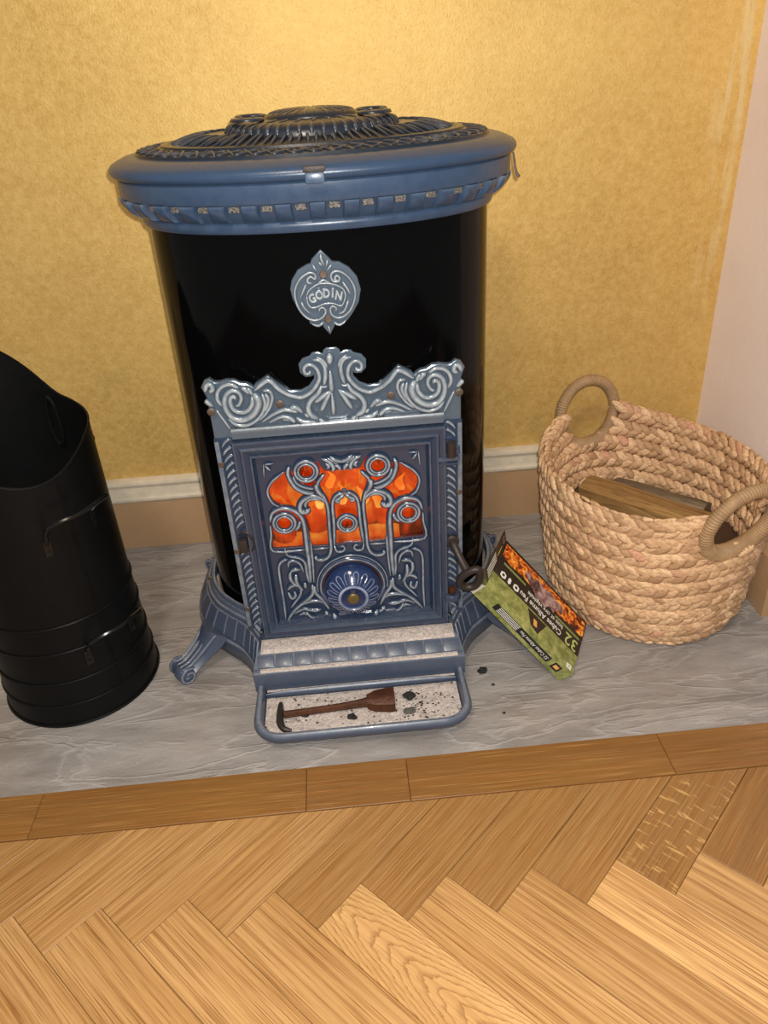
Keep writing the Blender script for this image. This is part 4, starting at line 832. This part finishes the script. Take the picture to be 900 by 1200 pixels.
# ================================================================ FIRELIGHTER BOX
BP = [np.array(p) for p in ((.2388, -.3232, .1562), (.3590, -.3778, .0220), (.1856, -.4305, .1522), (.2226, -.3145, .1382))]
A0 = BP[0]; s_ = BP[1]-A0; L_b = np.linalg.norm(s_); s_ /= L_b; t_ = BP[2]-A0; t_ -= s_*(t_@s_); W_b = .120; t_ /= np.linalg.norm(t_); n_ = -np.cross(s_, t_); T_b = .0262
box = root('firelighter_box', A0+s_*L_b+t_*W_b-n_*T_b, 'printed green and black box of firelighter cubes leaning on the stove\'s right side', 'box')
def bp(s, t, n=0.): return A0+s_*s+t_*t+n_*n
def bbox(name, s0, s1, t0, t1, n0, n1, mat, parent=None, bev=.0006):
    mb = MB(); R = np.stack([s_, -t_, n_], 1)
    mb.box(bp((s0+s1)/2, (t0+t1)/2, (n0+n1)/2), (s1-s0, t1-t0, n1-n0), R, bev); return mb.build(name, mat, parent or box, False)
def m_green():
    t = NT('printed_green'); v = t.pos(); n = t.noise(v, 70, 4, .6); vo = t.n('ShaderNodeTexVoronoi', feature='DISTANCE_TO_EDGE'); t.l(v, vo.inputs['Vector']); vo.inputs['Scale'].default_value = 75
    c = t.mix(t.ramp(n, [(.35, 0.), (.65, 1.)]), srgb(104, 112, 52), srgb(166, 164, 98)); c = t.mix(t.ramp(vo.outputs['Distance'], [(.0, .35), (.08, 0.)]), c, srgb(70, 92, 36))
    t.bsdf(c, .35, coat=.2); return t.m
def m_print_fire():
    t = NT('printed_flames'); v = t.pos(); n = t.noise(v, 95, 5, .65, .8)
    c = t.ramp(n, [(.34, (.006, .004, .003)), (.43, (.18, .02, .008)), (.50, (.70, .12, .012)), (.58, (.95, .36, .03)), (.70, (1., .70, .2))])
    t.bsdf(c, .35, coat=.2); return t.m
def m_print_ember():
    t = NT('printed_embers'); v = t.pos(); n = t.noise(v, 60, 5, .6, .5)
    t.bsdf(t.ramp(n, [(.34, (.03, .012, .012)), (.46, (.20, .10, .10)), (.55, (.34, .22, .21)), (.66, (.55, .40, .36)), (.72, (.30, .05, .02))]), .35, coat=.2); return t.m
M_GREEN = m_green(); M_PFIRE = m_print_fire(); M_PBLK = plain('printed_black', (.012, .010, .009), .35, coat=.2); M_PWHT = plain('printed_white', srgb(226, 224, 214), .5, var=.02)
M_CARD = plain('raw_card', srgb(206, 200, 186), .8); M_PGREY = m_print_ember(); M_PLIME = plain('printed_lime', srgb(176, 188, 104), .5, var=.05); M_PORG = plain('printed_cube', srgb(226, 160, 84), .5)
carton = bbox('carton', 0, L_b, 0, W_b, -T_b, 0, M_GREEN)
e = .00035
bbox('black_band', 0, L_b, 0, W_b*.665, 0, e, M_PBLK, bev=0)
def flatpoly(name, pts, n, mat, th=.0003):
    P = [bp(s, t, n) for s, t in pts]; Q = [bp(s, t, n+th) for s, t in pts]; k = len(P)
    return part(name, P+Q, [tuple(range(k, 2*k)), tuple(range(k))[::-1]]+[(i, (i+1) % k, k+(i+1) % k, k+i) for i in range(k)], mat, box, False)
flatpoly('flame_picture', [(.003, .006), (.186, .004), (.187, .038), (.16, .036), (.135, .040), (.11, .034), (.085, .042), (.05, .036), (.025, .040), (.004, .034)], e, M_PFIRE)
flatpoly('ember_picture', [(.050, .022), (.058, .016), (.070, .021), (.078, .013), (.092, .020), (.108, .013), (.118, .019), (.132, .016), (.140, .026), (.136, .036), (.126, .034), (.122, .046), (.112, .041), (.104, .054), (.092, .048), (.084, .052), (.074, .040), (.062, .036)], e+.0003, M_PGREY)
def btext(s, s0, t0, size, mat, name='print', sx=1., face='front', bold=.0, align='LEFT'):
    """reads from the box's low end to its high end; lines follow towards the flames"""
    V, F = text_mesh(s, size, 0., align, bold); X = V[:, 0]*sx; Y = V[:, 1]
    if face == 'front': P = [bp(s0-x, t0+y, e+.0003) for x, y in zip(X, Y)]
    elif face == 'side': P = [bp(s0-x, W_b+.0006, t0-y) for x, y in zip(X, Y)]
    return part(name, P, F, mat, box, False, fixn=False)
btext('32', .183, .0655, .033, M_PLIME, bold=.0004, sx=.86)
btext('Cubes Allume Feu', .147, .0700, .0155, M_PWHT, bold=.0002, sx=.80)
btext('bois et cire végétale', .147, .0560, .0125, M_PWHT, bold=.0001, sx=.78)
for k, tt in enumerate((.0455, .0480)): bbox('printed_rule', .012, .060, tt, tt+.0006, e, e+.0003, M_PLIME, bev=0); bbox('printed_rule', .128, .182, tt, tt+.0006, e, e+.0003, M_PLIME, bev=0)
for k, (s0, w_) in enumerate(((.013, .011), (.029, .006), (.041, .011))):
    flatpoly('pictogram', [(s0, .066), (s0+w_*.5, .063), (s0+w_, .066), (s0+w_, .074), (s0+w_*.5, .077), (s0, .074)], e, M_PWHT)
    if w_ > .01: flatpoly('pictogram_centre', [(s0+w_*.3, .0675), (s0+w_*.7, .0675), (s0+w_*.7, .0725), (s0+w_*.3, .0725)], e+.0003, M_PBLK)
def picture(pts, cube): flatpoly('cube_picture', pts, e, M_PBLK); flatpoly('cube_print', cube, e+.0003, M_PORG)
picture([(.078, .083), (.118, .083), (.108, .112), (.092, .108)], [(.093, .092), (.100, .092), (.103, .103), (.096, .104)])
flatpoly('white_panel', [(.172, .108), (.182, .108), (.182, .117), (.172, .117)], e, M_PWHT); flatpoly('white_panel_mark', [(.175, .111), (.179, .111), (.179, .1145), (.175, .1145)], e+.0003, M_PLIME)
# long green side: black strip with its line of print
def sidebox(name, s0, s1, n0, n1, mat, o=.0003):
    mb = MB(); R = np.stack([s_, -t_, n_], 1); mb.box(bp((s0+s1)/2, W_b+o/2, (n0+n1)/2), (s1-s0, o, n1-n0), R); return mb.build(name, mat, box, False)
sidebox('side_strip', .032, .150, -.0185, -.0055, M_PBLK)
btext('32 Cubes Allume Feu', .147, -.0120, .0088, M_PWHT, sx=.78, face='side')
for k in range(4): sidebox('side_print_line', .040, .082, -.0168+k*.0030, -.0158+k*.0030, M_PWHT, .0006)
sidebox('side_cube_picture', .158, .172, -.0190, -.0050, M_PBLK); sidebox('side_cube_print', .161, .169, -.0150, -.0085, M_PORG, .0006)
# far edge (the side towards the basket) is black with a fine printed line
mb = MB(); R_ = np.stack([s_, -t_, n_], 1); mb.box(bp(L_b/2, -.0002, -T_b/2), (L_b, .0004, T_b), R_); mb.build('far_side', M_PBLK, box, False)
# open end flap standing out beyond the box's upper end
fd = (-s_*.80+n_*.60); fd /= np.linalg.norm(fd); fn = np.cross(t_, fd)
def fpt(u, t, n=0.): return bp(0, t, -.0002)+fd*u+fn*n
FW = .0205
def flap(name, u0, u1, t0, t1, n0, n1, mat):
    P = [fpt(u, t, n) for n in (n0, n1) for u, t in ((u0, t0), (u1, t0), (u1, t1), (u0, t1))]
    return part(name, P, [(3, 2, 1, 0), (4, 5, 6, 7), (0, 1, 5, 4), (1, 2, 6, 5), (2, 3, 7, 6), (3, 0, 4, 7)], mat, box, False)
sg = 1 if fn@(np.array(CAM)-A0) > 0 else -1
flap('end_flap', 0, FW, .002, W_b-.010, -.0004, .0004, M_PBLK)
for k in range(4): flap('flap_print_line', .0035+k*.0042, .0047+k*.0042, .058, .104, sg*.0004, sg*.0007, M_PWHT)
flap('flap_print_line', .006, .0075, .026, .050, sg*.0004, sg*.0007, M_PLIME); flap('flap_mark', .005, .015, .008, .017, sg*.0004, sg*.0007, M_PGREY); flap('flap_mark', .0065, .0135, .0095, .0155, sg*.0007, sg*.0009, M_PBLK)
P = [bp(0, W_b-.001, 0), bp(0, W_b-.001, -T_b), bp(-.016, W_b+.004, -T_b+.004), bp(-.018, W_b+.005, -.004)]; Q = [p+t_*.0006 for p in P]
part('torn_flap', P+Q, [(0, 1, 2, 3), (7, 6, 5, 4), (0, 4, 5, 1), (1, 5, 6, 2), (2, 6, 7, 3), (3, 7, 4, 0)], M_CARD, box, False)
# ================================================================ BASKET
def m_weave():
    t = NT('water_hyacinth'); a = t.attr('tint')[2]; v = t.coord('Object', (1, 1, 1)); g = t.pos()
    n = t.noise(t.pos((1, 1, 2.2)), 170, 4, .6)
    oi = t.n('ShaderNodeObjectInfo'); k = t.math('FRACT', t.math('ADD', a, oi.outputs['Random']))
    c = t.ramp(k, [(0., srgb(176, 138, 102)), (.35, srgb(214, 174, 132)), (.7, srgb(230, 192, 150)), (.95, srgb(200, 158, 122)), (1., srgb(212, 156, 128))])
    c = t.mix(t.ramp(n, [(.32, .6), (.58, 0.)]), c, srgb(132, 92, 58))
    t.bsdf(c, .62, 0., .35, 0., t.bump(n, .35, .0012)); return t.m
M_WEAVE = m_weave(); M_LINER = plain('basket_liner_brown', srgb(92, 62, 38), .9)  # liner: plain dark brown shell behind the strands
M_CORD = plain('seagrass_cord', srgb(158, 126, 90), .6, var=.4, bumpy=.5, bscale=420)
BC0, BC1 = np.array([.482, -.275]), np.array([.485, -.264])
E1 = np.array([.28, -.96]); E2 = np.array([.96, .28])
basket = root('basket', (BC0[0], BC0[1], 0), 'round-bottomed woven seagrass basket with two ring handles, holding split logs', 'basket')
def rimh(t): return .238+.026*abs(math.cos(t))**5+(.008 if math.cos(t) < 0 else -.006)*abs(math.cos(t))
def bax(q):                                             # q = height fraction: semi-axes
    s = math.sin(min(1, q/.20)*PI/2)**.6 if q < .2 else 1.
    a = .1350+.0235*s+.036*q; b = .1220+.0230*s+.022*q; return a, b
def bsurf(t, q, off=0.):
    a, b = bax(q); c = BC0+(BC1-BC0)*q; ct, st = math.cos(t), math.sin(t); nn = np.array([ct/a, st/b]); nn /= np.linalg.norm(nn)
    p = c+E1*(a*ct+nn[0]*off)+E2*(b*st+nn[1]*off); return np.array([p[0], p[1], max(rimh(t)*q, .004)])
def bframe(t, q):
    p = bsurf(t, q); dt = bsurf(t+.01, q)-bsurf(t-.01, q); dt /= np.linalg.norm(dt); dq = bsurf(t, min(q+.02, 1.02))-bsurf(t, max(q-.02, 0)); dq /= np.linalg.norm(dq)
    n = np.cross(dt, dq); n /= np.linalg.norm(n); return p, dt, np.cross(n, dt), n
HOLES = []
for sgn in (1, -1): t = 0. if sgn > 0 else PI; HOLES.append((t, .232 if sgn > 0 else .252))
def inhole(t, q, r):
    p = bsurf(t, q)
    for th, zc in HOLES:
        c = bsurf(th, .92); d = math.hypot(np.linalg.norm((p-c)[:2]), p[2]-zc)
        if d < r and abs(((t-th+PI) % (2*PI))-PI) < .8: return True
    return False
NT_, NQ = 240, 44
V = [bsurf(2*PI*i/NT_, j/NQ*.995, -.004+.0) for j in range(NQ+1) for i in range(NT_)]; Vi = [bsurf(2*PI*i/NT_, j/NQ*.995, -.008) for j in range(NQ+1) for i in range(NT_)]
F = []
nv = len(V)
for j in range(NQ):
    for i in range(NT_):
        if inhole(2*PI*(i+.5)/NT_, (j+.5)/NQ, .058): continue
        a, b, c, d = j*NT_+i, j*NT_+(i+1) % NT_, (j+1)*NT_+(i+1) % NT_, (j+1)*NT_+i
        F.append((a, b, c, d)); F.append((nv+d, nv+c, nv+b, nv+a))
V = V+Vi; F.append(tuple(range(NT_))[::-1])
V += [tuple(v) for v in [bsurf(2*PI*i/NT_, 0, -.004)+np.array([0, 0, .006]) for i in range(NT_)]]; F.append(tuple(2*nv+i for i in range(NT_)))
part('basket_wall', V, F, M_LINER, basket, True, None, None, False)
# one leaf-like strand; six variants share their meshes
def strand(seed):
    r = np.random.default_rng(seed); st = [(-1.0, .25, .30), (-.5, .75, .8), (.05, 1., 1.), (.5, .88, 1.), (.82, .50, .7), (1.08, .05, .15)]; R = []
    tw = r.uniform(-.25, .25)
    for x, w_, h_ in st:
        ring = []
        for k in range(7):
            a = 2*PI*k/7; y = math.cos(a)*w_*(1+r.uniform(-.06, .06)); z = math.sin(a)*h_
            ring.append((x, y+.22*x*x*(1 if seed % 2 else -1)*.4, z+.10*(1-x*x)+tw*y*x))
        R.append(ring)
    return loft(R, cap0=True, cap1=True)
SV = [strand(s) for s in range(6)]
places = []
ROWS = 9
def add_rows(inner):
    for i in range(ROWS):
        q = (i+.5)/ROWS; a, b = bax(q); per = PI*(3*(a+b)-math.sqrt((3*a+b)*(a+3*b))); m = int(per/.0160); 
        for k in range(m):
            for half in (1, -1):
                t = -2*PI*(k+.5*(half < 0)*.9+.37*i+rng.uniform(-.10, .10))/m if False else 2*PI*(k+(.0 if half > 0 else .45)+.37*i+rng.uniform(-.05, .05))/m
                hrow = rimh(t)/ROWS; qq = q+half*.245/ROWS
                if inhole(t, qq, .059): continue
                if inner and qq < .42: continue
                p, dt, dq, n = bframe(t, qq)
                if inner: n = -n
                ang = -half*(.52+rng.uniform(-.10, .10))
                # tips point to +t as seen from outside the basket, the other way inside so both read left to right
                fw = dt if not inner else -dt
                ax = fw*math.cos(ang)+dq*math.sin(ang); ay = np.cross(n, ax)
                ln = .0152*(1+rng.uniform(-.12, .16)); wd = hrow*.285*(1+rng.uniform(-.12, .15)); hh = .0044*(1+rng.uniform(-.2, .35))
                ax2 = ax+n*rng.uniform(.16, .30); ax2 /= np.linalg.norm(ax2)
                c = p+n*(.0005 if not inner else .0085-.0010)+n*rng.uniform(-.0006, .0012)
                places.append((c, ax2*ln, ay*wd, n*hh, int(rng.integers(6)), inner))
add_rows(False); add_rows(True)
cpos = np.array(CAM)
def score(pl_):
    c, ax, ay, n, s, inn = pl_; d = cpos-c; dist = np.linalg.norm(d); f = (n/np.linalg.norm(n))@(d/dist)
    if f < .1 or (inn and c[2] < .17): return -1
    return f/dist**2*(1.6 if not inn else .5)
order = sorted(range(len(places)), key=lambda i: -score(places[i]))
single = set(order[:300])
SM = []
for k, (V, F) in enumerate(SV):
    me = mesh('strand', V, F, M_WEAVE); at = me.attributes.new('tint', 'FLOAT', 'POINT'); at.data.foreach_set('value', np.full(len(V), k*.07, np.float32)); SM.append(me)
bo_ = org(basket)
VV = []; FF = []; TT = []; base = 0
for i, (c, ax, ay, n, s, inn) in enumerate(places):
    if i in single:
        o = link('strand', SM[s], basket); Mx = Matrix(np.stack([ax, ay, n], 1).tolist()).to_4x4(); Mx.translation = Vector(c)-bo_; o.matrix_local = Mx; continue
    v = np.array(SV[s][0]) @ np.stack([ax, ay, n], 0)+c; VV.append(v); FF += [tuple(base+j for j in f) for f in SV[s][1]]; base += len(v); TT += [rng.uniform(0, 1)]*len(v)
o = part('woven_strands', np.concatenate(VV), FF, M_WEAVE, basket, True, None, {'tint': TT}, False); o['kind'] = 'stuff'
# plaited top edge and wrapped ring handles
def ring_handle(th, zc, lean):
    p, dt, dq, n = bframe(th, .93); nh = np.array([n[0], n[1], 0]); nh /= np.linalg.norm(nh); c = bsurf(th, .92); c = np.array([c[0], c[1], zc])-nh*.004
    up_ = np.array([0, 0, 1.])+nh*lean; up_ /= np.linalg.norm(up_); Rr = .0540; n_seg = 440; V = []; F = []; sec = 12
    for i in range(n_seg):
        a = 2*PI*i/n_seg; dirv = dt*math.cos(a)*1.02+up_*math.sin(a)*1.10; T = -dt*math.sin(a)+up_*math.cos(a); bn = np.cross(dirv/np.linalg.norm(dirv), T); 
        low = max(0, -math.sin(a))
        for k in range(sec):
            ph = 2*PI*k/sec; rr = (.0096+.0040*low)*(1+.07*math.cos(a*88+ph*1.0)+.05*mnoise.noise((a*9, ph, th)))
            V.append(c+dirv*Rr+dirv/np.linalg.norm(dirv)*math.cos(ph)*rr+bn*math.sin(ph)*rr)
    for i in range(n_seg):
        for k in range(sec): F.append((i*sec+k, i*sec+(k+1) % sec, ((i+1) % n_seg)*sec+(k+1) % sec, ((i+1) % n_seg)*sec+k))
    return part('handle', V, F, M_CORD, basket, True)
ring_handle(0., HOLES[0][1], .25); ring_handle(PI, HOLES[1][1], .10)
# ---- split logs in the basket
def m_log(name, c1, c2):
    t = NT(name); v = t.coord('Object', (5, 70, 70)); n = t.noise(v, 1., 5, .65, .4); n2 = t.noise(t.coord('Object', (30, 260, 260)), 1., 3)
    c = t.mix(t.ramp(n, [(.3, 0.), (.7, 1.)]), c1, c2); t.bsdf(t.mix(t.ramp(n2, [(.35, .5), (.55, 0.)]), c, tuple(x*.45 for x in c1)), .8, 0., .2, 0., t.bump(n, .6, .003)); return t.m
M_LOGA = m_log('split_oak', srgb(130, 96, 56), srgb(178, 140, 88)); M_LOGB = m_log('weathered_wood', srgb(98, 84, 68), srgb(140, 122, 98))
def log(c, yaw, L, w_, h_, mat, label, seed, pitch=0., roll=0.):
    r = np.random.default_rng(seed); R = []
    sec = [(-1, -.7), (-.4, -1), (.5, -.95), (1, -.5), (.95, .45), (.4, .72), (-.35, .80), (-.95, .55)]
    for x in np.linspace(-1, 1, 12):
        k = 1-.05*abs(x)**4; R.append([(x*L/2, a*w_/2*k+.05*w_*mnoise.noise((x*1.5+seed, a, b)), b*h_/2*k+.07*h_*mnoise.noise((x*1.3, a+seed, b*2))) for a, b in sec])
    V, F = loft(R, cap0=True, cap1=True); o = link('log', mesh('log', V, F, mat, True, 28), None, c); o.rotation_euler = (roll, pitch, yaw); return tag(o, label, 'firewood', 'split logs in the basket')
log((.497, -.230, .138), -.78, .225, .052, .05, M_LOGA, 'split log with a bright tan face, middle of the wood in the basket', 3, .02, .10)
log((.533, -.194, .129), -.78, .165, .046, .044, M_LOGB, 'greyish weathered log at the back right of the basket', 5, 0., -.08)
log((.450, -.277, .126), -.78, .20, .058, .046, M_LOGA, 'tan split log lying low against the basket\'s front wall', 11, -.02, .05)
